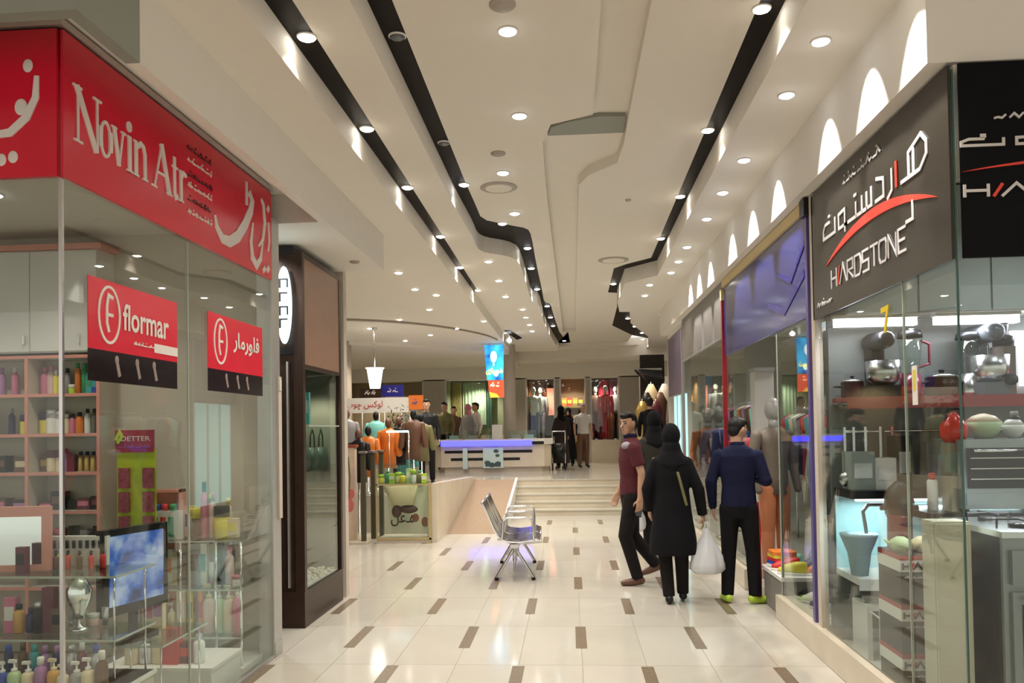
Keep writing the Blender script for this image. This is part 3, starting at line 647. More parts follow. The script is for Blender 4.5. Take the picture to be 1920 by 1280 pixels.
R_(1, 0.77, [('jar', 'black', 'black', .09, .06), ('jar', 'black', 'red', .11, .07), ('jar', 'black', 'black', .12, .07), ('jar', 'black', 'grey', .10, .07), ('jar', 'black', 'black', .12, .06)], 'on the fifth open shelf')

SCALE = 1.0
# green promotion stand
gs = thing('display_stand', 'lime green floor stand with a maroon header and hanging packs', 'display stand', (xu(255, 5.0), 5.0, 0), 0.08)
q = B(); q.box(-0.125, 0.125, 0, 0.012, 0.55, 1.46); q.build('board', cm('lime_board', (0.45, 0.58, 0.01), 0.45), gs)
q = B(); q.box(-0.13, 0.115, -0.012, 0.01, 1.44, 1.585); hd = q.build('header', cm('maroon_header', (0.36, 0.015, 0.06), 0.4), gs)
lettering('DETTER', -0.09, 1.515, 0.185, 0.03, M['white_t'], hd, -0.014)
scribble(hd, -0.11, 0.10, 1.465, 0.03, cm('lilac_text', (0.35, 0.10, 0.25), 0.4), 3, -0.015)
q = B(); q.stroke([(-0.125, 1.52), (-0.10, 1.575), (-0.085, 1.545), (-0.115, 1.50)], 0.02, -0.016, -0.012); q.build('leaf_emblem', cc('lime'), hd)
for i in range(4):
    for x in (-0.07, 0.085):
        if i < 3 or x < 0:
            q = B(); z = 1.28-0.155*i; q.box(x-0.033, x+0.033, -0.03, -0.004, z-0.07, z+0.06); pk = q.build('hanging_pack', cm('pack_maroon', (0.30, 0.05, 0.08), 0.4, noise=0.5, scale=40), gs)
q = B(); q.bbox((0, 0.0, 0.275), (0.05, 0.03, 0.55)); q.bbox((0, 0, 0.01), (0.3, 0.25, 0.02)); q.build('foot', M['steel'], gs)
for i, z in enumerate((1.27, 1.07, 0.86)):
    t = thing('wall_hook_rail', f'short white wall rail left of the green stand, {["upper", "middle", "lower"][i]} one', 'rail', (xu(205, 5.66), 5.66, z))
    q = B(); q.box(-0.05, 0.09, 0, 0.03, -0.008, 0.008); q.build('bar', M['white'], t)

# glass shelves by the corner
def glass_shelf(x0, x1, y0, y1, z, lab, leg=0.30):
    t = thing('glass_shelf', lab, 'shelf', ((x0+x1)/2, y0, z-0.01))
    hw = (x1-x0)/2
    q = B(); q.box(-hw, hw, 0, y1-y0, 0, 0.01); q.build('glass_board', M['glass2'], t)
    q = B(); q.box(-hw, hw, -0.003, 0, 0, 0.01); q.box(hw, hw+0.003, 0, y1-y0, 0, 0.01); q.build('polished_edge', M['glass_edge'], t)
    if leg:
        for x in (-hw+0.05, hw-0.03):
            for y in (0.04, y1-y0-0.04):
                q = B(); q.cap((x, y, -leg), (x, y, 0), 0.005); q.build('support_rod', M['chrome'], t)
    return t
SX0, SX1, SY0, SY1 = -3.5, -2.16, 3.66, 4.02
glass_shelf(SX0, SX1, SY0, SY1, 0.885, 'upper corner glass shelf carrying the pink mirror and nail polish')
glass_shelf(SX0, SX1, SY0, SY1, 0.585, 'lower corner glass shelf below the nail polish row', 0.23)
dc = thing('display_plinth', 'low cream display plinth behind the corner of the shop glass', 'plinth', (-2.9, 3.8, 0))
q = B(); q.box(-0.9, 0.74, -0.42, 0.21, 0, 0.345); q.build('body', M['beige'], dc); q = B(); q.box(-0.91, 0.75, -0.43, 0.22, 0.325, 0.345); q.build('top', M['white'], dc)
Y1 = 3.80
mr = thing('mirror', 'salmon pink framed tabletop mirror at the left picture edge', 'mirror', (xu(20, Y1), Y1, 0.885), 0.15)
q = B(); q.box(-0.22, 0.15, 0, 0.012, 0.0, 0.27); q.build('glass', M['chrome'], mr)
q = B(); q.box(-0.24, 0.19, -0.01, 0.02, 0.27, 0.32); q.box(0.15, 0.19, -0.01, 0.02, 0, 0.27); q.box(-0.24, 0.15, -0.01, 0.02, 0, 0.03); q.build('frame', M['pink'], mr)
for i in range(12):
    x = xu(60+i*11, 3.86)
    c = ['black', 'gold', 'black', 'lime', 'black', 'red', 'black', 'silver', 'black', 'pink', 'black', 'red'][i]
    prod('bottle', c if c != 'black' else ['brown', 'gold', 'red', 'maroon'][i % 4], 'black', 0.085, 0.026, (x, 3.86+(i % 2)*0.05, 0.885), f'tiny nail polish bottle with black cap, {ORD[i]} from the left in the polish row', 'nail polish row on the upper corner shelf')
rk = thing('polish_rack', 'black topped white rack of nail polish behind the polish row', 'rack', (xu(140, 3.97), 3.97, 0.885))
q = B(); q.box(-0.16, 0.17, 0, 0.03, 0, 0.15); q.build('back', M['white'], rk)
for i in range(9):
    q = B(); q.cap((-0.14+i*0.035, -0.012, 0.09), (-0.14+i*0.035, -0.012, 0.13), 0.008); q.build('polish_cap', M['blackp'], rk)
prod('box', 'maroon', 'black', 0.13, 0.05, (xu(42, 3.74), 3.74, 0.885), 'slim maroon box leaning before the pink mirror')
prod('spray', 'pink', 'white', 0.20, 0.045, (xu(88, 3.90), 3.90, 0.885), 'tall pink spray bottle with a white cap beside the mirror')
prod('spray', 'black', 'silver', 0.17, 0.06, (xu(70, 3.94), 3.94, 0.885), 'black spray can behind the nail polish row')
orn = thing('ornament', 'slim chrome display torso standing on the lower corner shelf', 'ornament', (xu(147, 3.85), 3.85, 0.585))
q = B(); q.lathe([(0.035, 0.06), (0.03, 0.09), (0.055, 0.15), (0.06, 0.20), (0.035, 0.25), (0.02, 0.28)]); q.build('body', M['chrome'], orn)
q = B(); q.lathe([(0.045, 0), (0.04, 0.01), (0.008, 0.02), (0.008, 0.07)]); q.build('stand', M['chrome'], orn)
row([('box', 'pink', 'white', .17, .06), ('bottle', 'amber', 'black', .14, .055), ('bottle', 'navy', 'navy', .12, .04), ('spray', 'black', 'silver', .15, .05), ('box', 'maroon', 'maroon', .22, .06), ('box', 'brown', 'black', .12, .05)], xu(10, 3.8), xu(118, 3.8), 3.80, 0.585, 'on the lower corner shelf', 'items on the lower corner glass shelf')
row([('tube', 'white', 'silver', .10, .045), ('jar', 'cream', 'silver', .07, .06), ('jar', 'pale pink', 'white', .06, .06), ('tube', 'silver', 'black', .09, .04)], xu(125, 3.95), xu(205, 3.95), 3.95, 0.585, 'right of the chrome ornament', 'items on the lower corner glass shelf')
row([('pump', 'blue', 'white', .17, .055), ('pump', 'pale green', 'white', .18, .06), ('pump', 'cream', 'white', .17, .06), ('bottle', 'lilac', 'white', .19, .055), ('pump', 'amber', 'cream', .18, .06), ('pump', 'cream', 'cream', .16, .055), ('pump', 'grey', 'white', .17, .06), ('pump', 'cream', 'white', .19, .06), ('bottle', 'brown', 'white', .22, .055)],
    xu(-5, 3.55), xu(200, 3.55), 3.55, 0.345, 'in the front plinth row', 'bottles in the front row of the low plinth')
row([('spray', 'navy', 'blue', .20, .04), ('bottle', 'brown', 'brown', .21, .045), ('spray', 'teal', 'teal', .20, .04), ('bottle', 'lilac', 'lilac', .20, .045), ('spray', 'navy', 'lilac', .20, .04), ('bottle', 'silver', 'silver', .20, .05), ('bottle', 'maroon', 'white', .22, .045), ('bottle', 'silver', 'blue', .2, .05)],
    xu(5, 3.72), xu(190, 3.72), 3.72, 0.345, 'in the second plinth row', 'bottles in the second row of the low plinth')
# television
tv = thing('television', 'flat television with a black bezel showing a blue picture', 'television', (-2.36, 4.18, 0.46), math.radians(74))
q = B(); q.box(-0.22, 0.22, -0.02, 0.03, 0.15, 0.60); q.build('bezel', M['blackp'], tv)
def screen_mat():
    m = bpy.data.materials.new('tv_screen'); m.use_nodes = True; nt = m.node_tree; b_ = nt.nodes['Principled BSDF']
    tc = nt.nodes.new('ShaderNodeTexCoord'); n = nt.nodes.new('ShaderNodeTexNoise'); n.inputs['Scale'].default_value = 6; n.inputs['Detail'].default_value = 3
    cr = nt.nodes.new('ShaderNodeValToRGB'); e = cr.color_ramp.elements
    e[0].position = 0.38; e[0].color = (0.01, 0.03, 0.10, 1); e[1].position = 0.62; e[1].color = (0.35, 0.42, 0.55, 1); x = e.new(0.48); x.color = (0.05, 0.13, 0.42, 1)
    nt.links.new(tc.outputs['Object'], n.inputs['Vector']); nt.links.new(n.outputs['Fac'], cr.inputs[0])
    b_.inputs['Base Color'].default_value = (0.02, 0.02, 0.02, 1); b_.inputs['Roughness'].default_value = 0.2
    nt.links.new(cr.outputs[0], b_.inputs['Emission Color']); b_.inputs['Emission Strength'].default_value = 0.55; m.cycles.emission_sampling = 'NONE'; return m
q = B(); q.box(-0.185, 0.185, -0.024, -0.019, 0.20, 0.565); q.build('screen', screen_mat(), tv)
q = B(); q.cap((0, 0.01, 0.02), (0, 0.01, 0.17), 0.025); q.bbox((0, 0, 0.01), (0.26, 0.16, 0.02), b=0.04); q.build('stand', M['blackp'], tv)
glass_shelf(-2.62, -2.13, 4.04, 4.55, 0.455, 'glass shelf under the television', 0.444)
row([('box', 'cream', 'pink', .17, .06), ('box', 'cream', 'lilac', .20, .06)], xu(283, 4.5), xu(305, 4.5)+0.05, 4.42, 0.455, 'right of the television', 'cartons beside the television')
# tall display tower at the right
TX0, TX1, TY0, TY1 = -2.78, -2.14, 5.08, 5.5
tw = thing('display_tower', 'glass display tower with salmon pink posts near the metal jamb', 'display stand', ((TX0+TX1)/2, TY0, 0))
hw = (TX1-TX0)/2
for z in (0.23, 0.54, 0.855):
    q = B(); q.box(-hw, hw, 0, TY1-TY0, z-0.01, z); g_ = q.build('glass_shelf', M['glass2'], tw)
    q = B(); q.box(-hw, hw, -0.004, 0, z-0.01, z); q.build('polished_edge', M['glass_edge'], g_)
for x in (-hw+0.06, ):
    q = B(); q.box(x-0.025, x+0.025, 0.2, 0.23, 0, 0.85); q.build('post', M['pink'], tw)
for x in (hw-0.2, hw-0.03, -hw+0.2):
    q = B(); q.cap((x, 0.05, 0), (x, 0.05, 0.85), 0.009); q.build('support_rod', M['chrome'], tw)
q = B(); q.box(-hw, hw, 0, TY1-TY0, 0, 0.03); q.build('base', M['white'], tw)
tri = thing('gift_set', 'pink framed gift set of blue, red and green tubes on the display tower', 'gift set', (xu(310, 5.2), 5.2, 0.855))
q = B(); q.box(-0.13, 0.11, 0.03, 0.05, 0, 0.33); q.box(-0.13, -0.115, -0.05, 0.05, 0, 0.33); q.box(0.10, 0.115, -0.02, 0.05, 0, 0.33); q.box(-0.13, 0.115, -0.02, 0.05, 0.31, 0.33); q.build('case', M['pink'], tri)
q = B(); q.box(-0.08, 0.12, -0.052, 0.0, 0, 0.19); q.build('white_front', M['white'], tri)
for i, c in enumerate(('blue', 'red', 'green')):
    q = B(); q.box(-0.065+i*0.055, -0.03+i*0.055, -0.056, -0.05, 0.02, 0.15); tb = q.build('tube', cc(c), tri)
    q = B(); q.cap((-0.048+i*0.055, -0.02, 0.19), (-0.048+i*0.055, -0.02, 0.235), 0.022); q.build('cap', cc(c), tb)
SCALE = 1.25
row([('bottle', 'white', 'lime', .16, .05), ('jar', 'cream', 'brown', .12, .06), ('bottle', 'pink', 'lime', .22, .05), ('box', 'white', 'gold', .14, .06), ('bottle', 'cream', 'yellow', .20, .05)],
    xu(350, 5.40), xu(432, 5.40), 5.42, 0.855, 'in the back row of the tower top', 'items on top of the display tower')
row([('box', 'white', 'teal', .22, .07), ('box', 'black', 'grey', .24, .08), ('bottle', 'silver', 'white', .2, .06), ('box', 'brown', 'orange', .24, .08), ('box', 'cream', 'pink', .2, .07), ('spray', 'black', 'silver', .22, .06)],
    xu(300, 5.42), xu(440, 5.42), 5.42, 0.54, 'at the back, middle tower level', 'items on the middle level of the display tower')
row([('pump', 'cream', 'white', .22, .07), ('bottle', 'pale pink', 'white', .22, .06), ('box', 'white', 'pink', .2, .07), ('pump', 'amber', 'cream', .24, .07), ('bottle', 'cream', 'gold', .2, .06), ('pump', 'pale pink', 'pink', .23, .07)],
    xu(300, 5.42), xu(440, 5.42), 5.42, 0.23, 'at the back, lowest tower level', 'items on the lowest level of the display tower')
row([('box', 'cream', 'brown', .17, .05), ('jar', 'brown', 'yellow', .16, .085), ('bottle', 'pink', 'black', .30, .045), ('bottle', 'pale pink', 'pink', .24, .045), ('jar', 'yellow', 'black', .17, .09), ('box', 'cream', 'yellow', .10, .08)],
    xu(342, 5.25), xu(440, 5.25), 5.25, 0.855, 'on the tower top', 'items on top of the display tower')
row([('tube', 'white', 'green', .20, .06), ('box', 'white', 'orange', .19, .06), ('box', 'cream', 'white', .18, .05), ('box', 'brown', 'brown', .26, .09), ('box', 'grey', 'brown', .22, .09), ('box', 'white', 'teal', .22, .06), ('tube', 'white', 'pink', .12, .04), ('spray', 'black', 'black', .24, .06), ('bottle', 'pale pink', 'red', .20, .055), ('jar', 'white', 'pink', .05, .06)],
    xu(292, 5.25), xu(452, 5.25), 5.25, 0.54, 'on the middle tower level', 'items on the middle level of the display tower')
row([('box', 'cream', 'lilac', .20, .06), ('pump', 'cream', 'white', .16, .05), ('box', 'cream', 'white', .22, .05), ('box', 'yellow', 'green', .22, .03), ('box', 'orange', 'red', .22, .03), ('pump', 'pale pink', 'cream', .26, .07), ('pump', 'pale green', 'white', .25, .06), ('pump', 'cream', 'cream', .25, .065), ('pump', 'pink', 'white', .27, .06)],
    xu(295, 5.2), xu(452, 5.2), 5.2, 0.23, 'on the lowest tower level', 'items on the lowest level of the display tower')
# low front items right of the plinth, on the floor display
lp = thing('display_step', 'low white display step before the tower', 'plinth', (-2.45, 4.72, 0))
q = B(); q.box(-0.35, 0.31, -0.1, 0.32, 0, 0.16); q.build('body', M['white'], lp); q = B(); q.box(-0.36, 0.32, -0.11, 0.33, 0.15, 0.17); q.build('top', M['white'], lp)
row([('jar', 'cream', 'white', .12, .09), ('pump', 'silver', 'white', .14, .09), ('jar', 'cream', 'cream', .14, .10), ('box', 'red', 'red', .17, .09), ('box', 'maroon', 'red', .10, .06), ('bottle', 'white', 'silver', .14, .06)],
    xu(235, 4.7), xu(400, 4.85), 4.72, 0.17, 'on the white step', 'items on the low white display step')
SCALE = 1.0
for i, (x, y, p) in enumerate(((-3.4, 4.5, 16), (-2.6, 4.6, 12), (-4.6, 4.5, 12))):
    rim, lens = light_meshes(0.05, 'lampw'); t = thing('downlight', f'recessed downlight inside the cosmetics shop, {ORD[i]} of three', 'downlight', (x, y, 3.0), 0, 'downlights inside the cosmetics shop')
    put('rim', rim, t); put('lens', lens, t); lamp((x, y, 2.96), p, 130, 0.6, (1.0, 0.88, 0.78))

for i, (x, y) in enumerate(((-2.45, 4.95), (-2.6, 3.6))):
    rim, lens = light_meshes(0.035, 'lamp'); t = thing('downlight', ['small display light above the display tower', 'small display light above the corner shelves'][i], 'downlight', (x, y, 3.0)); put('rim', rim, t); put('lens', lens, t); lamp((x, y, 2.96), 30, 55, 0.5, (1.0, 0.90, 0.76), name='display_lamp')
# ================================================================ DARK SHOP
dk = thing('dark_shop_window', 'dark brown corner shop window with a copper panel above the glass', 'shop window', (-2.12, 6.24, 0))
q = B(); q.box(-1.6, 0, 0, 1.07, 0, 0.29); q.build('plinth', M['darkbrown'], dk)
q = B(); q.box(-0.03, 0.0, 0.03, 1.04, 2.10, 2.96); q.build('copper_panel', M['brown'], dk)
q = B(); q.box(-0.07, 0.005, -0.005, 0.05, 0.29, 3.0); q.box(-0.05, 0.005, 1.02, 1.07, 0.29, 2.98); q.box(-0.04, 0.004, 0, 1.07, 2.96, 3.0); q.box(-0.04, 0.004, 0.05, 1.02, 2.07, 2.10); q.build('frame', M['darkbrown'], dk)
q = B(); q.box(-0.022, -0.014, 0.05, 1.02, 0.29, 2.08); q.build('pane', M['glass'], dk)
q = B(); q.box(-1.6, -0.07, 0.0, 0.02, 2.99, 3.05); q.box(-0.30, -0.27, -0.01, 0.03, 0.29, 3.0); q.box(-1.6, -0.07, 0, 0.03, 2.18, 2.24); q.build('front_frame', M['blackp'], dk)
q = B(); q.box(-1.6, -0.07, 0.02, 0.035, 0.29, 3.0); q.build('front_panel', M['darkbrown'], dk)
q = B(); q.box(-0.13, -0.115, -0.012, 0.02, 0.32, 2.12); q.build('door_edge', M['alu'], dk)
q = B(); q.box(-1.6, -0.03, 0.98, 1.0, 0.29, 2.96); q.build('inner_wall', cm('inner_green_grey', (0.22, 0.23, 0.18), 0.4), dk)
q = B(); q.box(-0.5, -0.03, 0.05, 0.98, 0.28, 0.30); q.build('display_floor', M['white'], dk)
for k, (x, w) in enumerate(((-0.135, 0.06), (-0.31, 0.055))):
    ov = thing('light_sign', ['tall oval lit sign on the dark shop front beside its corner', 'second tall oval lit sign, half hidden by the metal jamb'][k], 'sign', (-2.12+x, 6.225, 2.57))
    q = B(); q.xz([(w*math.cos(2*PI*i/28), 0.31*math.sin(2*PI*i/28)) for i in range(28)], -0.02, 0.0); q.build('lit_face', cm('sign_glow', (0.75, 0.95, 1.0), emit=1.3), ov)
    q = B()
    for j, z in enumerate((0.17, 0.06, -0.05, -0.15)):
        q.stroke([(-w*0.5, z-0.035), (-w*0.5, z+0.035), (w*0.5, z+0.035), (w*0.5, z-0.03)][:4-(j % 2)], 0.012, -0.026, -0.02)
    q.build('marks', M['blackp'], ov)
random.seed(5)
for i in range(2):
    prod('box', 'turquoise', 'white', 0.27, 0.06, (-2.22, 6.5+i*0.12, 1.62), f'turquoise box high in the dark shop window, {ORD[i]} from the corner', 'turquoise boxes in the dark shop window')
sh = thing('glass_shelf', 'glass shelf carrying turquoise boxes in the dark shop window', 'shelf', (-2.3, 6.4, 1.60))
q = B(); q.box(-0.2, 0.17, 0, 0.9, 0, 0.012); q.build('glass_board', M['glass2'], sh); q = B(); q.box(0.17, 0.174, 0, 0.9, 0, 0.012); q.build('polished_edge', M['glass_edge'], sh)
for i in range(3):
    hb = thing('handbag', f'dark green handbag hanging in the dark shop window, {ORD[i]} from the corner', 'bag', (-2.25, 6.62+i*0.24, 1.22), PI/2, 'handbags in the dark shop window')
    q = B(); q.loft([((0, 0, 0), 0.09, 0.04), ((0, 0, 0.1), 0.11, 0.05), ((0, 0, 0.2), 0.08, 0.03)], 12, sq=1); q.build('body', cm('bag_green', (0.04, 0.07, 0.05), 0.4), hb)
    q = B(); q.tube([(-0.06, 0, 0.2), (-0.05, 0, 0.3), (0, 0, 0.36), (0.05, 0, 0.3), (0.06, 0, 0.2)], 0.006, 6); q.build('strap', M['blackp'], hb)
q = B()
for i in range(140):
    q.ball((random.uniform(-0.34, -0.05), random.uniform(0.1, 0.95), 0.305+random.uniform(0, 0.02)), (random.uniform(.012, .025), random.uniform(.012, .025), .012), 6, 4)
pb = q.build('pebbles', cm('white_pebble', (0.72, 0.66, 0.52), 0.5), None, (-2.12, 6.24, 0)); tag(pb, 'white pebbles strewn on the floor of the dark shop window', 'pebbles', kind='stuff')
lamp((-2.3, 6.9, 2.0), 14, 140, 0.5, (1, 0.9, 0.7)); lamp((-2.45, 6.05, 3.0), 40, 150, 0.7, (0.9, 0.97, 1.0))
# ================================================================ RIGHT: HARDSTONE HOUSEWARE SHOP
pl = B(); pl.box(1.625, 1.69, 3.56, 5.6, 0, 0.19); pl.box(1.625, 1.80, 5.6, 6.60, 0, 0.19); struct('baseboard_right', pl, M['marble'], 'cream stone kerb under the right shop windows')
b = B(); b.box(1.625, 1.80, 7.75, 13.9, 0, 0.19); struct('baseboard_right_far', b, M['marble'], 'cream stone kerb beyond the sports shop entrance')
b = B(); b.box(1.691, 7.9, 3.55, 3.66, 0, 0.188); struct('baseboard_front', b, M['marble'], 'stone kerb under the camera side of the houseware shop')
b = B(); b.box(1.81, 7.9, 3.67, 5.56, 0.0, 0.10); b.box(1.69, 1.81, 3.68, 5.56, 0.0, 0.10); struct('floor_houseware', b, M['white'], 'raised floor inside the houseware shop')
b = B(); b.box(1.74, 7.9, 5.50, 5.58, 0.19, 3.12); struct('wall_houseware', b, cm('houseware_wall', (0.22, 0.23, 0.22), 0.45), 'grey back wall of the houseware shop')
b = B(); b.box(1.70, 7.9, 3.60, 5.49, 3.05, 3.115); struct('ceiling_houseware', b, M['ceil_white'])
hg = thing('storefront_glazing', 'glass shop front of the houseware shop with its green edged corner', 'shop window', (RX, 3.57, 0))
for y0, y1 in ((0.012, 0.56), (0.565, 1.92)):
    q = B(); q.box(-0.005, 0.005, y0, y1, 0.19, 3.11); q.build('side_pane', M['glass'], hg)
for x0, x1 in ((0.012, 1.4), (1.408, 3.2)):
    q = B(); q.box(x0, x1, -0.005, 0.005, 0.19, 3.06); q.build('front_pane', M['glass'], hg)
q = B(); q.box(-0.005, 0.003, -0.004, 0.004, 0.19, 3.08); q.build('corner_edge', cm('deep_green_edge', (0.03, 0.09, 0.08), 0.2), hg)
for y in (0.56,):
    q = B(); q.box(-0.006, 0.006, y, y+0.005, 0.19, 2.26); q.build('glass_edge', M['glass_edge'], hg)
q = B(); q.box(-0.02, 0.03, 1.95, 2.02, 0.19, 3.115); q.build('end_mullion', M['beige'], hg)
q = B(); q.box(-0.01, 0.01, 1.0, 1.35, 0.19, 0.9)
# side sign
S = 1.97; hs = thing('shop_sign', 'dark bronze sign board lettered HARDSTONE with a red arc on the corridor side', 'sign', (RX-0.020, 5.54, 0), -PI/2)
q = B(); q.box(0, S, 0, 0.012, 2.255, 3.10); q.build('panel', M['signbrown'], hs)
HARD = {
 'H': ([[(0, 1), (0, 0)], [(0, .5), (.8, .5)], [(.8, 1), (.8, 0)]], 0.95), 'A': ([[(0, 0), (.5, 1), (1, 0)]], 1.1),
 'R': ([[(0, 0), (0, 1), (.75, 1), (.75, .5), (.1, .5), (.8, 0)]], 0.95), 'D': ([[(0, 0), (0, 1), (.65, 1), (.8, .7), (.8, .3), (.65, 0), (0, 0)]], 0.98),
 'S': ([[(.75, 1), (0, 1), (0, .5), (.75, .5), (.75, 0), (0, 0)]], 0.92), 'T': ([[(0, 1), (.9, 1)], [(.45, 1), (.45, 0)]], 0.98),
 'O': ([[(.1, 0), (0, .2), (0, .8), (.1, 1), (.7, 1), (.8, .8), (.8, .2), (.7, 0), (.1, 0)]], 0.98), 'N': ([[(0, 0), (0, 1), (.8, 0), (.8, 1)]], 0.98),
 'E': ([[(.75, 1), (0, 1), (0, 0), (.75, 0)], [(0, .5), (.65, .5)]], 0.9)}
def hard_word(parent, word, x, z, w, h, y=-0.006, mt=None, st_=0.016, split=True):
    tot = sum(HARD[c][1] for c in word)+0.25*(1 if 'HA' in word else 0); k = w/tot; cx = x
    for c in word:
        st, adv = HARD[c]
        q = B()
        for s_ in st: q.stroke([(cx+p[0]*k*0.95, z+p[1]*h) for p in s_], st_, y, y+0.004)
        q.build('letter', mt or M['silver_t'], parent)
        cx += adv*k
        if c == 'H':
            q = B(); q.stroke([(cx-0.02*k, z), (cx+0.28*k, z+h)], st_*1.1, y, y+0.004); q.build('red_slash', M['redm'], parent); cx += 0.25*k
def arc_red(parent, x0, z0, x1, z1, rise, th):
    n = 24; up = []; lo = []
    for i in range(n+1):
        t = i/n; x = x0+(x1-x0)*t; z = z0+(z1-z0)*t+rise*4*t*(1-t)
        up.append((x, z+th*math.sin(PI*t)**0.8)); lo.append((x, z))
    q = B()
    for i in range(n):
        quad = [up[i], up[i+1], lo[i+1], lo[i]]
        q._add([(p[0], -0.006, p[1]) for p in quad]+[(p[0], 0, p[1]) for p in quad], [(0, 1, 2, 3), (4, 5, 6, 7), (0, 1, 5, 4), (3, 2, 6, 7)])
    q.build('red_arc', M['redm'], parent)
def pers_hard(parent, X, Z, sx, sz, st_=0.02):
    # squared Persian word, drawn right to left in a 0..10 by 0..1 box
    L = [[(0.9, .55), (.35, .55), (.1, .35), (.1, .05), (1.55, .05), (1.55, .6)],                      # t
         [(3.0, .05), (2.0, .05), (2.0, .55), (2.7, .6), (2.7, .05), (2.7, -.2)], [(2.7, .05), (3.9, .05), (3.9, .55)],
         [(3.9, .05), (4.5, .05), (4.5, .6)], [(4.5, .05), (4.95, .05), (4.95, .6)], [(4.95, .05), (5.4, .05), (5.4, .65)],
         [(5.75, .05), (6.5, .05), (6.5, .6), (5.85, .75)], [(6.8, -.15), (7.2, .05), (7.2, .7)],
         [(7.9, .05), (9.3, .05), (9.75, .35), (9.75, .7), (9.4, 1.0), (8.5, .75), (8.5, .05)], [(8.85, .1), (8.85, .8)]]
    for s_ in L:
        q = B(); q.stroke([(X+p[0]*sx/10, Z+p[1]*sz) for p in s_], st_, -0.006, -0.002); q.build('letter', M['silver_t'], parent)
    q = B(); q.stroke([(X+.75*sx/10, Z+sz*.78), (X+.95*sx/10, Z+sz*.78)], 0.018, -0.006, -0.002); q.build('dot', M['silver_t'], parent); q = B(); q.stroke([(X+3.7*sx/10, Z+sz*.78), (X+4.0*sx/10, Z+sz*.78)], 0.018, -0.006, -0.002); q.build('dot', M['silver_t'], parent)
    q = B(); q.stroke([(X+7.55*sx/10, Z+.02*sz), (X+7.55*sx/10, Z+.8*sz)], st_*1.2, -0.006, -0.002); q.build('red_letter', M['redm'], parent)
pers_hard(hs, 0.25, 2.73, 1.55, 0.17)
arc_red(hs, 0.30, 2.56, 1.85, 2.56, 0.10, 0.055)
hard_word(hs, 'HARDSTONE', 0.40, 2.40, 1.14, 0.115, st_=0.014)
q = B(); q.stroke([(1.52, 2.53), (1.60, 2.53), (1.60, 2.62)], 0.018, -0.006, -0.002); q.build('mark', M['silver_t'], hs)
scribble(hs, 0.65, 1.25, 2.965, 0.07, M['silver_t'], 31, -0.006, 0.010); scribble(hs, 0.10, 0.42, 2.31, 0.06, M['silver_t'], 33, -0.006, 0.010)
hf = thing('shop_sign', 'black sign board lettered HARDSTONE on the camera side of the houseware shop', 'sign', (RX+0.02, 3.553, 0), 0)
q = B(); q.box(0, 2.4, 0, 0.012, 2.255, 3.10); q.build('panel', M['signblack'], hf)
hard_word(hf, 'HARDSTONE', 0.01, 2.515, 1.15, 0.055, st_=0.012)
arc_red(hf, -0.0, 2.625, 1.3, 2.625, 0.04, 0.018)
pers_hard(hf, -0.01, 2.735, 1.2, 0.055, 0.012); scribble(hf, 0.14, 0.6, 2.84, 0.05, M['silver_t'], 41, -0.006, 0.009); scribble(hf, 0.25, 0.5, 2.30, 0.05, M['silver_t'], 43, -0.006, 0.009)
# interior
YB = 5.48
def wall_shelf(x0, x1, z, d, m, edge, lab, th=0.03, eh=0.0, y=None):
    y = y or YB
    t = thing('wall_shelf', lab, 'shelf', ((x0+x1)/2, y, z)); w = (x1-x0)/2
    q = B(); q.box(-w, w, -d, 0, -th, 0); q.build('board', m, t); q = B(); q.box(-w, w, -d-0.008, -d, -th-eh, 0.0); q.build('front_edge', edge, t); return t
hc = thing('wall_cupboard', 'row of pale grey cupboard doors high on the back wall of the houseware shop', 'cupboard', (1.75, YB, 2.24))
q = B(); q.box(0, 4, -0.30, 0, 0, 0.80); q.build('carcass', M['alu'], hc)
for i in range(9):
    q = B(); q.box(0.008+i*0.44, 0.44+i*0.44-0.006, -0.318, -0.30, 0.01, 0.79); q.build('door', cm('cupboard_grey', (0.42, 0.46, 0.45), 0.25), hc)
for i in range(4):
    t = thing('tube_light', f'white tube light with a pink glow under the grey cupboards, {ORD[i]} from the mullion', 'light', (1.95+i*0.62, YB-0.24, 2.17), 0, 'tube lights under the grey cupboards')
    q = B(); q.box(-0.25, 0.25, -0.03, 0.03, 0, 0.05); q.build('tube', M['tube'], t); q = B(); q.box(-0.26, 0.26, -0.032, 0.035, 0.05, 0.07); q.build('housing', M['white'], t)
    area((1.95+i*0.62, YB-0.24, 2.16), 0.5, 0.05, 3, (0.9, 0.9, 1.0))
wall_shelf(1.75, 5.7, 1.72, 0.30, cm('shelf_red_dark', (0.25, 0.02, 0.02), 0.3), cm('shelf_red', (0.28, 0.012, 0.012), 0.3), 'red edged shelf of pots and mixers on the houseware wall', 0.03, 0.045)
wall_shelf(1.75, 3.9, 1.13, 0.32, M['blackp'], M['blackp'], 'black shelf above the lit niche', 0.05, 0.0)
wall_shelf(1.75, 3.9, 0.60, 0.42, M['white'], M['white'], 'white shelf at the foot of the lit niche', 0.04, 0.03)
q = B(); t = thing('niche_panel', 'pale cyan lit back panel of the niche below the black shelf', 'panel', (1.75, YB-0.005, 0.6)); q.box(0, 1.15, -0.01, 0, 0, 0.48); q.build('panel', cm('niche_cyan', (0.50, 0.72, 0.75), 0.4), t)
q = B(); t = thing('tube_light', 'short cool tube light hidden under the black shelf', 'light', (2.3, YB-0.25, 1.06)); q.box(-0.5, 0.5, -0.02, 0.02, 0, 0.02); q.build('tube', M['tube'], t); area((2.3, YB-0.25, 1.05), 1.0, 0.04, 9, (0.72, 0.95, 1.0))
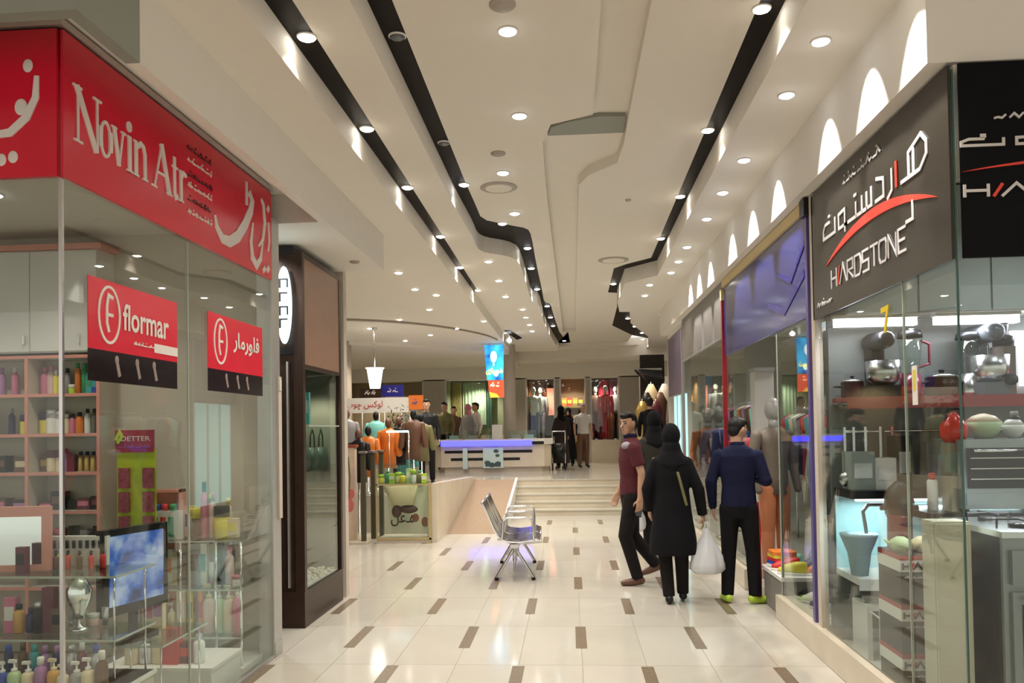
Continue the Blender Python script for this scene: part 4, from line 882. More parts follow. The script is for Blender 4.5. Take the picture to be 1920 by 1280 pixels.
# mixers, pots on the red shelf
def mixer(x, y, z, lab, c, s=1.0):
    t = thing('stand_mixer', lab, 'mixer', (x, y, z)); 
    q = B(); q.bbox((0, 0, 0.03*s), (0.16*s, 0.22*s, 0.06*s), b=0.03); q.bbox((0, 0.07*s, 0.16*s), (0.09*s, 0.08*s, 0.22*s), b=0.02); q.build('base', c, t)
    q = B(); q.cap((0, 0.10*s, 0.30*s), (0, -0.10*s, 0.30*s), 0.055*s, 0.045*s, round_=True); q.build('head', c, t)
    q = B(); q.lathe([(0.05*s, 0.06*s), (0.085*s, 0.10*s), (0.09*s, 0.19*s)], (0, -0.05*s, 0)); q.build('bowl', M['steel'], t)
def pot(x, y, z, lab, c, r=0.12, h=0.14, lid=True, cat='pot', name='cooking_pot'):
    t = thing(name, lab, cat, (x, y, z))
    q = B(); q.lathe([(r*0.9, 0), (r, h*0.1), (r, h), (r*1.04, h*1.02)], seg=20); q.build('body', c, t)
    if lid:
        q = B(); q.lathe([(r*1.03, h), (r*0.8, h*1.15), (r*0.15, h*1.25)], seg=20); l = q.build('lid', M['steel'], t)
        q = B(); q.lathe([(r*0.12, h*1.25), (r*0.2, h*1.38), (r*0.1, h*1.42)]); q.build('knob', M['blackp'], l)
    for s_ in (-1, 1):
        q = B(); q.tube([(s_*r, -0.03, h*0.7), (s_*(r+0.035), -0.03, h*0.72), (s_*(r+0.035), 0.03, h*0.72), (s_*r, 0.03, h*0.7)], 0.006, 6); q.build('handle', M['blackp'], t)
def blender(x, y, z, lab, c, h=0.34):
    t = thing('jug_blender', lab, 'blender', (x, y, z))
    q = B(); q.lathe([(0.075, 0), (0.08, 0.02), (0.055, h*0.35)]); q.build('base', c, t)
    q = B(); q.lathe([(0.05, h*0.35), (0.075, h*0.9)]); q.build('jug', M['glass2'], t); q = B(); q.lathe([(0.078, h*0.9), (0.07, h), (0.02, h*1.03)]); q.build('lid', M['blackp'], t)
    q = B(); q.tube([(0.06, 0, h*0.45), (0.12, 0, h*0.5), (0.12, 0, h*0.8), (0.075, 0, h*0.85)], 0.009, 6); q.build('handle', c, t)
zs = 1.72; ys = 5.32
mixer(xu(1652, ys), ys, zs, 'black stand mixer on the red shelf behind the number seven', M['blackp'], 1.2)
pot(xu(1600, ys), ys, zs, 'small dark pot at the mullion end of the red shelf', cm('pot_plum', (0.06, 0.02, 0.05), 0.3), 0.07, 0.10)
blender(xu(1710, ys), ys, zs, 'blender with a maroon base right of the black stand mixer', cm('maroon_gloss', (0.22, 0.02, 0.05), 0.2), 0.42)
pot(xu(1768, ys), ys, zs, 'dull olive pot left of the glass corner on the red shelf', cm('pot_olive', (0.10, 0.10, 0.08), 0.35), 0.10, 0.12)
blender(xu(1820, ys), ys, zs, 'steel blender just right of the glass corner', M['steel'], 0.40)
mixer(xu(1850, ys), ys, zs, 'dark grey stand mixer with a chrome handle', cm('mixer_grey', (0.10, 0.11, 0.13), 0.3), 1.3)
t = thing('juicer', 'brown and black juicer with a round dial near the right picture edge', 'juicer', (xu(1886, 5.25), 5.25, zs))
q = B(); q.bbox((0, 0, 0.15), (0.13, 0.14, 0.30), b=0.03); q.build('housing', cm('juicer_brown', (0.14, 0.10, 0.09), 0.3), t); q = B(); q.cap((0, -0.07, 0.09), (0, -0.095, 0.09), 0.035); q.build('dial', M['blackp'], t)
q = B(); q.lathe([(0.06, 0.30), (0.065, 0.36), (0.03, 0.38), (0.03, 0.46), (0.035, 0.47)]); q.build('feed_tube', M['blackp'], t)
t = thing('lightbox', 'bright white lit panel at the right end above the red shelf', 'light', (xu(1935, 5.4), 5.44, 1.78)); q = B(); q.box(-0.10, 0.5, -0.02, 0.02, 0, 0.36); q.build('panel', cm('panel_glow', (0.92, 0.95, 1.0), emit=1.6), t)
# hanging utensils from a rail
rl = thing('utensil_rail', 'steel rail with hooks below the red shelf', 'rail', (1.8, 5.40, 1.50)); q = B(); q.cap((0, 0, 0), (1.5, 0, 0), 0.008); q.build('bar', M['chrome'], rl)
def utensil(u, lab, kind, y=5.36, L=0.32):
    x = xu(u, y); t = thing({'ladle': 'ladle', 'spatula': 'spatula', 'whisk': 'whisk'}[kind], lab, kind, (x, y, 1.50))
    q = B(); q.box(-0.008, 0.008, -0.004, 0.004, -L*0.72, 0.03); q.build('handle', M['steel'], t); q = B()
    if kind == 'ladle': q.ball((0, -0.02, -L*0.85), (0.05, 0.04, 0.05), 14, 8)
    elif kind == 'spatula': q.xz([(-0.03, -L*0.7), (0.03, -L*0.7), (0.045, -L), (-0.045, -L)], -0.003, 0.003)
    else: q.ball((0, 0, -L*0.86), (0.03, 0.03, 0.06), 8, 8)
    q.build('head', M['steel'], t)
utensil(1583, 'long steel ladle with a round bowl hanging by the mullion', 'ladle', L=0.36)
utensil(1650, 'wide steel spatula hanging under the red shelf', 'spatula', L=0.44)
for i, u in enumerate((1600, 1622, 1672)): utensil(u, f'slim steel whisk, {ORD[i]} from the mullion on the utensil rail', 'whisk', L=0.30)
for i, (u, w, h) in enumerate(((1612, 0.16, 0.24), (1655, 0.14, 0.2), (1690, 0.10, 0.34))):
    x = xu(u, 5.30); t = thing('kitchen_box', ['pale grey boxed appliance on the black shelf by the ladle', 'white boxed appliance behind the spatula', 'tall black box right of the spatula'][i], 'box', (x, 5.34, 1.13))
    q = B(); q.bbox((0, 0, h/2), (w, 0.16, h), b=0.01); q.build('carton', [cm('carton_grey', (0.35, 0.38, 0.36), 0.5), M['white'], M['blackp']][i], t)
    q = B(); q.box(-w*0.35, w*0.35, -0.083, -0.08, h*0.3, h*0.7); q.build('label_panel', M['alu'], t)
# niche: wire juicer, bucket, red column machine
t = thing('floor_mop_bucket', 'pale mop bucket with a bent handle in the lit niche', 'bucket', (xu(1605, 5.2), 5.2, 0.60))
q = B(); q.lathe([(0.05, 0), (0.07, 0.14), (0.11, 0.24), (0.115, 0.26)], seg=18); q.build('pail', cm('bucket_blue', (0.45, 0.56, 0.62), 0.35), t)
q = B(); q.tube([(0.05, 0, 0.24), (0.03, 0, 0.40), (0.06, 0, 0.44), (0.16, 0, 0.44)], 0.012, 8); q.build('handle', M['alu'], t)
t = thing('tea_urn', 'tall dark red tea urn in front of the lit niche', 'urn', (xu(1682, 5.0), 5.0, 0.60)); q = B(); q.lathe([(0.06, 0), (0.075, 0.02), (0.07, 0.38), (0.08, 0.40)], seg=20); q.build('body', cm('urn_red', (0.16, 0.015, 0.03), 0.25), t)
q = B(); q.lathe([(0.08, 0.40), (0.085, 0.48), (0.06, 0.56), (0.02, 0.60)], seg=20); q.build('lid', M['blackp'], t)
q = B(); q.cap((-0.07, 0, 0.44), (-0.11, 0, 0.44), 0.015); q.cap((0.07, 0, 0.44), (0.11, 0, 0.44), 0.015); q.build('grip', M['blackp'], t)
t = thing('dish_rack', 'white wire dish rack low in the houseware window', 'dish rack', (2.0, 5.0, 0.10), 0); 
for i in range(7):
    q = B(); q.tube([(-0.18+i*0.06, -0.25, 0), (-0.18+i*0.06, -0.25, 0.28), (-0.18+i*0.06, 0.1, 0.30), (-0.18+i*0.06, 0.1, 0)], 0.005, 6); q.build('wire', M['white'], t)
q = B(); q.tube([(-0.2, -0.25, 0.02), (0.2, -0.25, 0.02)], 0.006, 6); q.tube([(-0.2, -0.25, 0.28), (0.2, -0.25, 0.28)], 0.006, 6); q.build('frame', M['white'], t)
t = thing('crockery_table', 'low shelf of stacked plates behind the wire dish rack', 'shelf', (2.15, 5.2, 0.10)); q = B(); q.box(-0.35, 0.35, -0.12, 0.14, 0.30, 0.33); q.box(-0.35, -0.32, -0.12, 0.14, 0, 0.3); q.box(0.32, 0.35, -0.12, 0.14, 0, 0.3); q.build('board', M['white'], t)
for i in range(5):
    t = thing('plate_stack', f'stack of patterned plates on the low shelf, {ORD[i]} from the left', 'plates', (1.87+i*0.13, 5.2, 0.43), 0, 'plate stacks on the low shelf'); q = B()
    for j in range(3):
        q = B(); q.lathe([(0.03, j*0.012), (0.055, j*0.012+0.010), (0.056, j*0.012+0.012)], seg=16); q.build('plate', cc(['white', 'turquoise', 'cream', 'pale pink', 'white'][i]), t)
# boxes with the shop's name
for i, z in enumerate((0.10, 0.355, 0.61)):
    pos = ['lowest', 'middle', 'topmost'][i]
    x0 = 1.705
    t = thing('carton', f'black appliance carton with a white HARD band, {pos} of the stack beside the pale cabinet', 'box', (x0+0.11, 4.44, z), 0.0, 'cartons stacked beside the pale cabinet')
    q = B(); q.box(-0.11, 0.11, -0.12, 0.18, 0, 0.253); q.build('body', cm('carton_black', (0.016, 0.016, 0.018), 0.4), t)
    q = B(); q.box(-0.113, 0.112, -0.124, 0.183, 0.165, 0.225); bd = q.build('white_band', M['white'], t)
    hard_word(bd, 'HARD', -0.10, 0.178, 0.19, 0.034, y=-0.129, mt=M['blackp'], st_=0.009)
    q = B(); q.box(-0.112, 0.111, -0.123, 0.182, 0.225, 0.25); q.build('red_stripe', cm('carton_red', (0.35, 0.02, 0.02), 0.4), t)
    scribble(t, -0.09, 0.0, 0.13, 0.016, M['silver_t'], 50+i, -0.124, 0.003)
for k, du in enumerate((0, 0.11)):
    t = thing('teapot', ['pale green teapot on the black cartons', 'cream teapot on the black cartons'][k], 'teapot', (x0+0.05+du, 4.44, 0.863)); c = cc(['pale green', 'cream'][k])
    q = B(); q.lathe([(0.03, 0), (0.055, 0.03), (0.05, 0.06), (0.02, 0.08)], seg=16); q.build('body', c, t); q = B(); q.cap((-0.045, 0, 0.03), (-0.085, 0, 0.07), 0.012, 0.006); q.build('spout', c, t)
t = thing('side_cabinet', 'pale cream cabinet side between the black cartons and the cooker', 'cabinet', (1.712, 3.98, 0.10))
q = B(); q.box(0, 0.165, -0.04, 0.09, 0, 0.98); q.build('carcass', cm('cabinet_cream', (0.50, 0.48, 0.38), 0.4), t); q = B(); q.box(0.003, 0.162, -0.055, -0.04, 0.01, 0.97); q.build('door', cm('cabinet_cream', (0.5, 0.48, 0.38)), t)
# cooker
XS = xu(1868, 3.80)
ck = thing('gas_cooker', 'silver freestanding gas cooker with a dark side and glass oven door', 'cooker', (XS, 3.80, 0.10)); ck.scale = (1, 1, 1.10)
sil = cm('cooker_silver', (0.26, 0.28, 0.29), 0.3, metal=0.7)
q = B(); q.box(0, 0.60, 0, 0.58, 0.03, 0.84); q.build('body', cm('cooker_dark_side', (0.02, 0.02, 0.022), 0.25), ck)
q = B(); q.box(0.0, 0.60, -0.02, 0.0, 0.05, 0.84); q.build('front_frame', sil, ck)
q = B(); q.box(0.03, 0.57, -0.04, -0.02, 0.18, 0.62); dr = q.build('oven_door', sil, ck)
q = B(); q.box(0.07, 0.53, -0.046, -0.040, 0.22, 0.57); q.build('door_glass', cm('oven_glass', (0.02, 0.022, 0.03), 0.06), dr); q = B(); q.cap((0.07, -0.07, 0.595), (0.53, -0.07, 0.595), 0.010); q.build('handle', M['chrome'], dr)
q = B(); q.box(0.03, 0.57, -0.045, -0.02, 0.65, 0.79); cp_ = q.build('control_panel', sil, ck)
for i in range(5):
    q = B(); q.cap((0.10+i*0.10, -0.045, 0.72), (0.10+i*0.10, -0.075, 0.72), 0.020, 0.016); q.build('knob', M['chrome'], cp_)
q = B(); q.box(-0.005, 0.605, -0.03, 0.58, 0.84, 0.865); q.build('hob', M['steel'], ck)
for (x, y) in ((0.16, 0.14), (0.44, 0.14), (0.16, 0.42), (0.44, 0.42)):
    q = B(); q.lathe([(0.045, 0.865), (0.045, 0.88), (0.03, 0.885)], (x, y, 0)); bu = q.build('burner', M['blackp'], ck)
    q = B(); q.tube([(x-0.10, y, 0.90), (x+0.10, y, 0.90)], 0.005, 6); q.tube([(x, y-0.10, 0.90), (x, y+0.10, 0.90)], 0.005, 6); q.tube([(x-0.1, y, 0.865), (x-0.1, y, 0.9)], 0.005, 6); q.tube([(x+0.1, y, 0.865), (x+0.1, y, 0.9)], 0.005, 6); q.build('pan_support', M['blackp'], bu)
q = B(); q.box(0.03, 0.57, -0.03, -0.02, 0.05, 0.16); q.build('drawer', sil, ck)
area((XS+0.3, 4.1, 1.30), 0.5, 0.06, 6, (0.9, 0.97, 1.0), name='hob_tube_lamp')
# shelf behind the cooker with oven
wall_shelf(xu(1740, 4.75), 5.2, 1.03, 0.55, M['blackp'], M['blackp'], 'black counter carrying the mini oven behind the cooker', 0.04, 0, y=5.3)
mo = thing('mini_oven', 'silver mini oven with dark glass above the cooker', 'oven', (xu(1806, 4.75), 4.78, 1.03))
q = B(); q.box(0, 0.52, 0, 0.38, 0.02, 0.42); q.build('body', cm('oven_grey', (0.30, 0.33, 0.34), 0.3, metal=0.5), mo)
q = B(); q.box(0.03, 0.36, -0.02, 0, 0.14, 0.37); d2 = q.build('door', M['blackp'], mo); q = B(); q.cap((0.05, -0.045, 0.355), (0.34, -0.045, 0.355), 0.008); q.build('handle', M['chrome'], d2)
for z in (0.19, 0.25, 0.31):
    q = B(); q.box(0.04, 0.35, -0.023, -0.02, z, z+0.006); q.build('rack_bar', M['alu'], d2)
for i in range(3):
    q = B(); q.cap((0.44, 0, 0.14+i*0.10), (0.44, -0.025, 0.14+i*0.10), 0.022); q.build('knob', M['chrome'], mo)
q = B(); q.box(0.02, 0.5, -0.005, 0, 0.04, 0.11); q.build('drawer', cm('oven_grey', (0.3, 0.33, 0.34)), mo)
zt = 1.45
t = thing('kettle', 'red kettle in a cream bowl on the mini oven, left of the glass corner', 'kettle', (xu(1788, 4.9), 4.9, 1.03)); q = B(); q.bbox((0, 0, 0.2), (0.10, 0.12, 0.40)); q.build('pedestal', cm('carton_beige', (0.30, 0.26, 0.18), 0.5), t)
q = B(); q.lathe([(0.05, 0.40), (0.075, 0.44), (0.075, 0.50), (0.03, 0.56), (0.01, 0.58)], seg=16); q.build('body', cm('kettle_red', (0.65, 0.03, 0.02), 0.2), t); q = B(); q.tube([(-0.05, 0, 0.52), (-0.03, 0, 0.60), (0.03, 0, 0.60), (0.05, 0, 0.52)], 0.008, 6); q.build('handle', M['blackp'], t)
for i, (dx, c, r, h, lab) in enumerate(((0.06, 'red', 0.04, 0.09, 'small red canister on the mini oven'), (0.21, 'pale green', 0.10, 0.10, 'large pale green bowl on the mini oven'), (0.38, 'white', 0.06, 0.08, 'small white bowl on the mini oven'))):
    t = thing('kitchen_bowl', lab, 'bowl', (xu(1806, 4.75)+dx, 4.95, zt)); q = B(); q.lathe([(r*0.5, 0), (r*0.9, h*0.5), (r, h)], seg=20); q.build('body', cc(c), t); q = B(); q.lathe([(r, h), (r*0.6, h*1.35), (r*0.1, h*1.5)], seg=20); q.build('lid', cc(c if i != 1 else 'cream'), t)
for i, (u, lab, c) in enumerate(((1745, 'white and red canister beside the kettle', 'white'), (1902, 'black patterned coffee maker at the right edge on the mini oven', 'black'))):
    prod('spray', c, 'red' if i == 0 else 'grey', 0.22 if i == 0 else 0.16, 0.06, (xu(u, 4.95), 4.95, 1.03 if i == 0 else zt), lab)
t = thing('number_sign', 'yellow number 7 stuck on the houseware shop glass', 'sign', (RX-0.012, atX(1664, 600, RX).y, 0), -PI/2)
z7 = atX(1664, 600, RX).z; q = B(); q.stroke([(-0.045, z7+0.055), (0.04, z7+0.06), (0.0, z7-0.065)], 0.028, -0.004, 0); q.build('numeral', cm('numeral_yellow', (0.70, 0.52, 0.02), 0.4), t)
t = thing('price_tag', 'white and yellow energy label hanging on the houseware glass', 'label', (RX-0.010, atX(1720, 720, RX).y, 0), -PI/2); zz = atX(1720, 720, RX).z
q = B(); q.box(-0.028, 0.028, -0.003, 0, zz-0.10, zz+0.09); q.build('card', M['white'], t); q = B(); q.box(-0.014, 0.014, -0.005, -0.003, zz-0.03, zz+0.07); q.build('yellow_bar', cc('yellow'), t)
t = thing('corner_sticker', 'small pale blue square sticker near the mullion', 'sticker', (RX-0.010, atX(1548, 612, RX).y, 0), -PI/2); zz = atX(1548, 612, RX).z
q = B(); q.box(-0.035, 0.035, -0.003, 0, zz-0.03, zz+0.03); q.build('sheet', cm('sticker_blue', (0.45, 0.58, 0.68), 0.4), t); q = B(); q.box(-0.03, 0.03, -0.004, -0.003, zz-0.025, zz-0.012); q.build('stripe', M['white'], t)
lamp((2.7, 4.3, 3.0), 12, 150, 0.6, COOL, name='shop_lamp'); lamp((3.6, 4.0, 3.0), 10, 150, 0.6, COOL, name='shop_lamp')

# ================================================================ RIGHT: SPORTS SHOP AND BEYOND
mu = thing('blue_mullion', 'purple blue edged mullion between the houseware and the sports shop', 'mullion', (RX, 5.66, 0)); q = B(); q.box(-0.02, 0.03, 0, 0.05, 0.19, 3.02); q.build('post', cm('mullion_violet', (0.10, 0.08, 0.26), 0.3), mu)
q = B(); q.box(-0.05, 0.0, -0.06, 0.05, 2.99, 3.11); q.build('bracket', M['blackp'], mu)
sp = thing('sports_sign', 'glossy blue sign band over the sports shop with a yellow top strip', 'sign', (RX-0.01, 8.7, 0), -PI/2)
q = B(); q.box(0, 3.0, 0, 0.02, 2.30, 3.03); q.build('panel', M['blue'], sp); q = B(); q.box(0, 3.0, -0.02, 0.02, 3.03, 3.11); q.build('top_strip', M['yellow'], sp)
q = B(); q.stroke([(1.9, 2.55), (2.4, 2.42), (2.95, 2.62)], 0.05, -0.005, 0); q.stroke([(2.2, 2.75), (2.6, 2.62), (3.0, 2.85)], 0.03, -0.005, 0); q.build('swoosh_print', cm('print_violet', (0.03, 0.02, 0.25), 0.2), sp)
gl = thing('sports_window', 'glass of the sports shop window beside the entrance', 'shop window', (RX, 5.72, 0)); q = B(); q.box(-0.005, 0.005, 0, 0.84, 0.19, 2.28); q.build('pane', M['glass'], gl)
q = B(); q.box(-0.01, 0.01, 0.84, 0.86, 0.19, 2.28); q.build('end_edge', M['glass_edge'], gl)
rp = thing('red_post', 'thin dark red post at the far end of the blue sign', 'post', (RX, 8.72, 0)); q = B(); q.box(-0.03, 0.01, 0, 0.05, 0.19, 3.0); q.build('post', cm('post_red', (0.35, 0.01, 0.02), 0.3), rp)
q = B(); q.box(-0.035, 0.015, -0.005, 0.055, 2.9, 3.02); q.build('cap', M['yellow'], rp)
gl = thing('sports_window', 'long glass window of the sports shop beyond the entrance', 'shop window', (RX, 7.75, 0))
for y0, y1 in ((0, 0.96), (1.03, 2.1), (2.11, 3.4)):
    q = B(); q.box(-0.005, 0.005, y0, y1, 0.19, 2.6 if y0 > 1 else 2.28); q.build('pane', M['glass'], gl)
gb = thing('grey_sign', 'plain grey sign band beyond the red post', 'sign', (RX-0.01, 11.9, 0), -PI/2); q = B(); q.box(0, 3.1, 0, 0.02, 2.52, 3.12); q.build('panel', cm('sign_grey', (0.20, 0.185, 0.17), 0.45), gb)
q = B(); q.box(0, 3.1, -0.01, 0.02, 2.50, 2.52); q.build('lower_edge', M['alu'], gb)
vb = thing('violet_banner', 'dull violet banner board at the end of the grey sign band', 'banner', (RX-0.01, 13.6, 0), -PI/2); q = B(); q.box(0, 1.6, 0, 0.02, 2.05, 3.0); q.build('board', cm('banner_violet', (0.12, 0.09, 0.16), 0.4, noise=0.2, scale=3), vb)
q = B(); q.box(1.6, 1.66, -0.01, 0.03, 0.19, 3.0); q.build('edge', M['alu'], vb)
b = B(); b.box(1.70, 7.9, 5.66, 13.9, 0.0, 0.10); struct('floor_sports', b, M['tile2'])
b = B(); b.box(4.2, 4.3, 5.6, 13.9, 0, 3.1); struct('wall_sports', b, cm('sports_wall', (0.30, 0.27, 0.23), 0.5)); b = B(); b.box(1.7, 4.3, 13.85, 13.95, 0, 3.12); struct('wall_sports_end', b, M['beige'])
b = B(); b.box(1.70, 4.3, 5.6, 13.9, 3.05, 3.12); struct('ceiling_sports', b, M['ceil_white'])
pc = thing('reflected_pillar', 'plain white square pillar standing in for a column reflected in the sports shop glass', 'pillar', (xu(1434, 8.3), 8.3, 0.10)); q = B(); q.box(-0.09, 0.10, 0, 0.22, 0, 2.0); q.build('shaft', M['white'], pc)  # solid shaft added in place of a column's reflection in the glass
q = B(); q.box(-0.10, 0.11, -0.01, 0.23, 2.0, 2.04); q.build('cap', M['alu'], pc)
def mannequin(x, y, z, lab, top, legs, rz=0, headless=False, s=1.0):
    t = thing('mannequin', lab, 'mannequin', (x, y, z), rz)
    q = B(); q.loft([((0, 0, 0.80*s), 0.15*s, 0.10*s), ((0, 0, 0.95*s), 0.14*s, 0.10*s), ((0, 0, 1.10*s), 0.13*s, 0.095*s), ((0, 0, 1.28*s), 0.17*s, 0.11*s), ((0, 0, 1.38*s), 0.18*s, 0.09*s), ((0, 0, 1.43*s), 0.07*s, 0.06*s)], 16)
    for sx in (-1, 1): q.cap((sx*0.19*s, 0, 1.35*s), (sx*0.23*s, 0.02, 1.08*s), 0.055*s, 0.045*s, round_=True); q.cap((sx*0.23*s, 0.02, 1.08*s), (sx*0.22*s, -0.06, 0.84*s), 0.045*s, 0.035*s, round_=True)
    q.build('top', top, t)
    q = B()
    for sx in (-1, 1): q.cap((sx*0.075*s, 0, 0.85*s), (sx*0.085*s, 0, 0.45*s), 0.085*s, 0.065*s, round_=True); q.cap((sx*0.085*s, 0, 0.45*s), (sx*0.085*s, 0, 0.04), 0.065*s, 0.05*s, round_=True)
    q.build('trousers', legs, t)
    if not headless:
        q = B(); q.ball((0, 0, 1.60*s), (0.075*s, 0.09*s, 0.115*s)); q.cap((0, 0, 1.40*s), (0, 0, 1.52*s), 0.045*s); q.build('head', cm('mannequin_grey', (0.42, 0.42, 0.40), 0.3), t)
    q = B(); q.lathe([(0.14, 0), (0.14, 0.012), (0.02, 0.02)]); q.build('stand', M['steel'], t)
mannequin(1.98, 6.15, 0.10, 'mannequin in a pale top and olive trousers beside the sports entrance', cm('top_grey', (0.30, 0.32, 0.30), 0.7), cm('trousers_olive', (0.10, 0.09, 0.045), 0.8), 0.5)
mannequin(1.93, 7.78, 0.10, 'mannequin in a brown top and orange trousers inside the entrance', cm('top_brown', (0.16, 0.13, 0.10), 0.7), cm('trousers_orange', (0.50, 0.18, 0.08), 0.8), 0.4)
mannequin(2.4, 6.4, 0.10, 'mannequin in a beige tracksuit further inside the sports window', cm('top_beige', (0.35, 0.30, 0.22), 0.7), cm('trousers_beige', (0.30, 0.26, 0.18), 0.8), 0.2)
mannequin(1.95, 9.1, 0.10, 'mannequin in a bright red jacket behind the man in navy', cm('jacket_red', (0.65, 0.02, 0.05), 0.6), cm('trousers_black', (0.015, 0.015, 0.02), 0.8), 0.3, True, 0.92)
mannequin(1.95, 9.9, 0.10, 'mannequin in a dark blue tracksuit beyond the red jacket', cm('jacket_blue', (0.015, 0.04, 0.20), 0.6), cm('trousers_black', (0.015, 0.015, 0.02), 0.8), 0.3, True)
mannequin(1.95, 10.7, 0.10, 'mannequin in a grey and violet coat in the far right window', cm('coat_violet', (0.20, 0.15, 0.24), 0.6), cm('trousers_grey', (0.10, 0.10, 0.12), 0.8), 0.3)
mannequin(1.95, 11.5, 0.10, 'mannequin in an orange brown shirt in the far right window', cm('shirt_rust', (0.35, 0.12, 0.05), 0.6), cm('trousers_grey', (0.1, 0.1, 0.12), 0.8), 0.3)
# clothes rails inside
random.seed(21)
def clothes_rail(x, y0, y1, z, lab, cols, group, L=0.8, n=14):
    t = thing('clothes_rail', lab, 'clothes rail', (x, y0, z)); q = B(); q.tube([(0, 0, 0), (0, y1-y0, 0)], 0.012); q.cap((0, 0.05, -z+0.1), (0, 0.05, 0), 0.015); q.cap((0, y1-y0-0.05, -z+0.1), (0, y1-y0-0.05, 0), 0.015); q.build('frame', M['chrome'], t)
    for i in range(n):
        c = cols[i % len(cols)]; y = y0+0.08+(y1-y0-0.16)*i/(n-1)
        g = thing('hanging_garment', f'{c} garment, {ORD[i]} along {group}', 'garment', (x, y, z-0.01), 0, group)
        l = L*random.uniform(0.8, 1.1)
        q = B(); q.loft([((0, 0, -l), 0.17, 0.02), ((0, 0, -l*0.5), 0.16, 0.025), ((0, 0, -0.12), 0.19, 0.03), ((0, 0, -0.05), 0.06, 0.015)], 12); q.build('cloth', cc(c), g)
        q = B(); q.tube([(0, 0, -0.05), (0, 0, 0.01), (0.02, 0, 0.03)], 0.004, 6); q.build('hanger_hook', M['chrome'], g)
clothes_rail(3.3, 6.2, 8.2, 1.75, 'clothes rail in the near half of the sports shop', ['navy', 'grey', 'brown', 'white', 'olive', 'black'], 'the near sports rail')
clothes_rail(2.9, 8.6, 10.6, 1.75, 'clothes rail in the middle of the sports shop', ['teal', 'red', 'black', 'grey', 'cream'], 'the middle sports rail', n=12)
clothes_rail(2.6, 10.9, 13.2, 1.9, 'clothes rail at the far end of the right shops', ['turquoise', 'brown', 'black', 'lilac', 'maroon', 'orange'], 'the far right rail', 1.0, n=14)
t = thing('shelf_rack', 'dark shelf rack of folded sportswear on the sports shop wall', 'shelf', (4.15, 6.0, 0.1))
for z in (0.4, 0.8, 1.2, 1.6, 2.0):
    q = B(); q.box(-0.35, 0, 0, 3.2, z-0.02, z); q.build('board', M['brown'], t)
for y in (0, 1.06, 2.12, 3.2):
    q = B(); q.box(-0.35, 0, y, y+0.02, 0, 2.2); q.build('upright', M['darkbrown'], t)
k = 0
for z in (0.5, 0.9, 1.3, 1.7, 2.1):
    for y in (6.3, 6.75, 7.4, 7.9, 8.5, 8.95):
        c = random.choice(['white', 'red', 'blue', 'grey', 'black', 'olive', 'orange']); k += 1
        f = thing('folded_clothes', f'folded {c} sportswear, {ORD[int((z-0.3)/0.4)]} shelf from below, {ORD[int((y-6.2)/0.46)]} pile from the near end', 'clothes', (3.98, y, z), 0, 'folded sportswear on the dark shelf rack')
        q = B(); 
        for j in range(3): q.bbox((0, 0, 0.02+j*0.04), (0.22, 0.3, 0.036), random.uniform(-0.05, 0.05), b=0.03)
        q.build('pile', cc(c), f)
# shoe table in the entrance
tb = thing('shoe_table', 'grey low table with a white top at the sports shop entrance', 'table', (1.93, 6.85, 0))
q = B(); q.box(-0.25, 0.3, -0.28, 0.35, 0, 0.30); q.build('body', cm('table_grey', (0.24, 0.22, 0.20), 0.6), tb); q = B(); q.box(-0.27, 0.32, -0.30, 0.37, 0.30, 0.33); q.build('top', M['white'], tb)
def shoe(parent_label, x, y, z, c, rz, k, name='sports_shoe', L=0.26):
    t = thing(name, parent_label, 'shoe', (x, y, z), rz)
    q = B(); q.loft([((0, 0, 0.02), L*0.20, L*0.5), ((0, 0.0, 0.05), L*0.19, L*0.47), ((0, -L*0.08, 0.08), L*0.15, L*0.33), ((0, -L*0.22, 0.105), L*0.12, L*0.18)], 14); q.build('upper', cc(c), t)
    q = B(); q.loft([((0, 0, 0), L*0.20, L*0.5), ((0, 0, 0.022), L*0.21, L*0.51)], 14); q.build('sole', M['white'], t)
for i, (c, dx, dy) in enumerate((('yellow', -0.15, -0.1), ('red', -0.15, 0.1), ('orange', 0.05, -0.12), ('navy', 0.05, 0.1), ('turquoise', -0.05, 0.25), ('white', 0.15, 0.2))):
    shoe(f'{c} sports shoe on the white topped table', 1.95+dx, 6.80+dy, 0.33, c, 1.2+0.3*i, i)
for i, c in enumerate(('orange', 'yellow', 'red', 'blue', 'white')):
    t = thing('folded_shirt', f'{c} folded shirt in the small pile on the shoe table', 'shirt', (1.80, 7.05, 0.335+0.028*(4-i)), 0, 'folded shirts piled on the shoe table'); q = B(); q.bbox((0, 0, 0.013), (0.2, 0.22, 0.026), 0.1*i, b=0.03); q.build('cloth', cc(c), t)
for i, (y, c) in enumerate(((5.85, 'grey'), (6.05, 'navy'), (6.25, 'white'), (6.38, 'black'))): shoe(f'{c} shoe on the floor of the sports window', 1.86, y, 0.19, c, 1.0, i)
b = B(); b.box(1.80, 2.6, 5.62, 6.5, 0.10, 0.19); struct('floor_window_board', b, M['white'])
for i, (x, y) in enumerate(((2.6, 6.4), (2.6, 8.2), (2.5, 10.0), (2.4, 12.0))):
    rim, lens = light_meshes(0.06, 'lampw'); t = thing('downlight', f'recessed downlight inside the sports shop, {ORD[i]} from the near end', 'downlight', (x, y, 3.05), 0, 'downlights inside the sports shop'); put('rim', rim, t); put('lens', lens, t); lamp((x, y, 3.0), 45, 140, 0.6, NEUT)
t = thing('lightbox', 'bright cyan lit display panel in the far right window', 'light', (1.74, 12.2, 0.3)); q = B(); q.box(0, 0.03, 0, 1.3, 0.1, 1.75); q.build('panel', cm('cyan_glow', (0.45, 0.80, 0.80), emit=0.55), t)
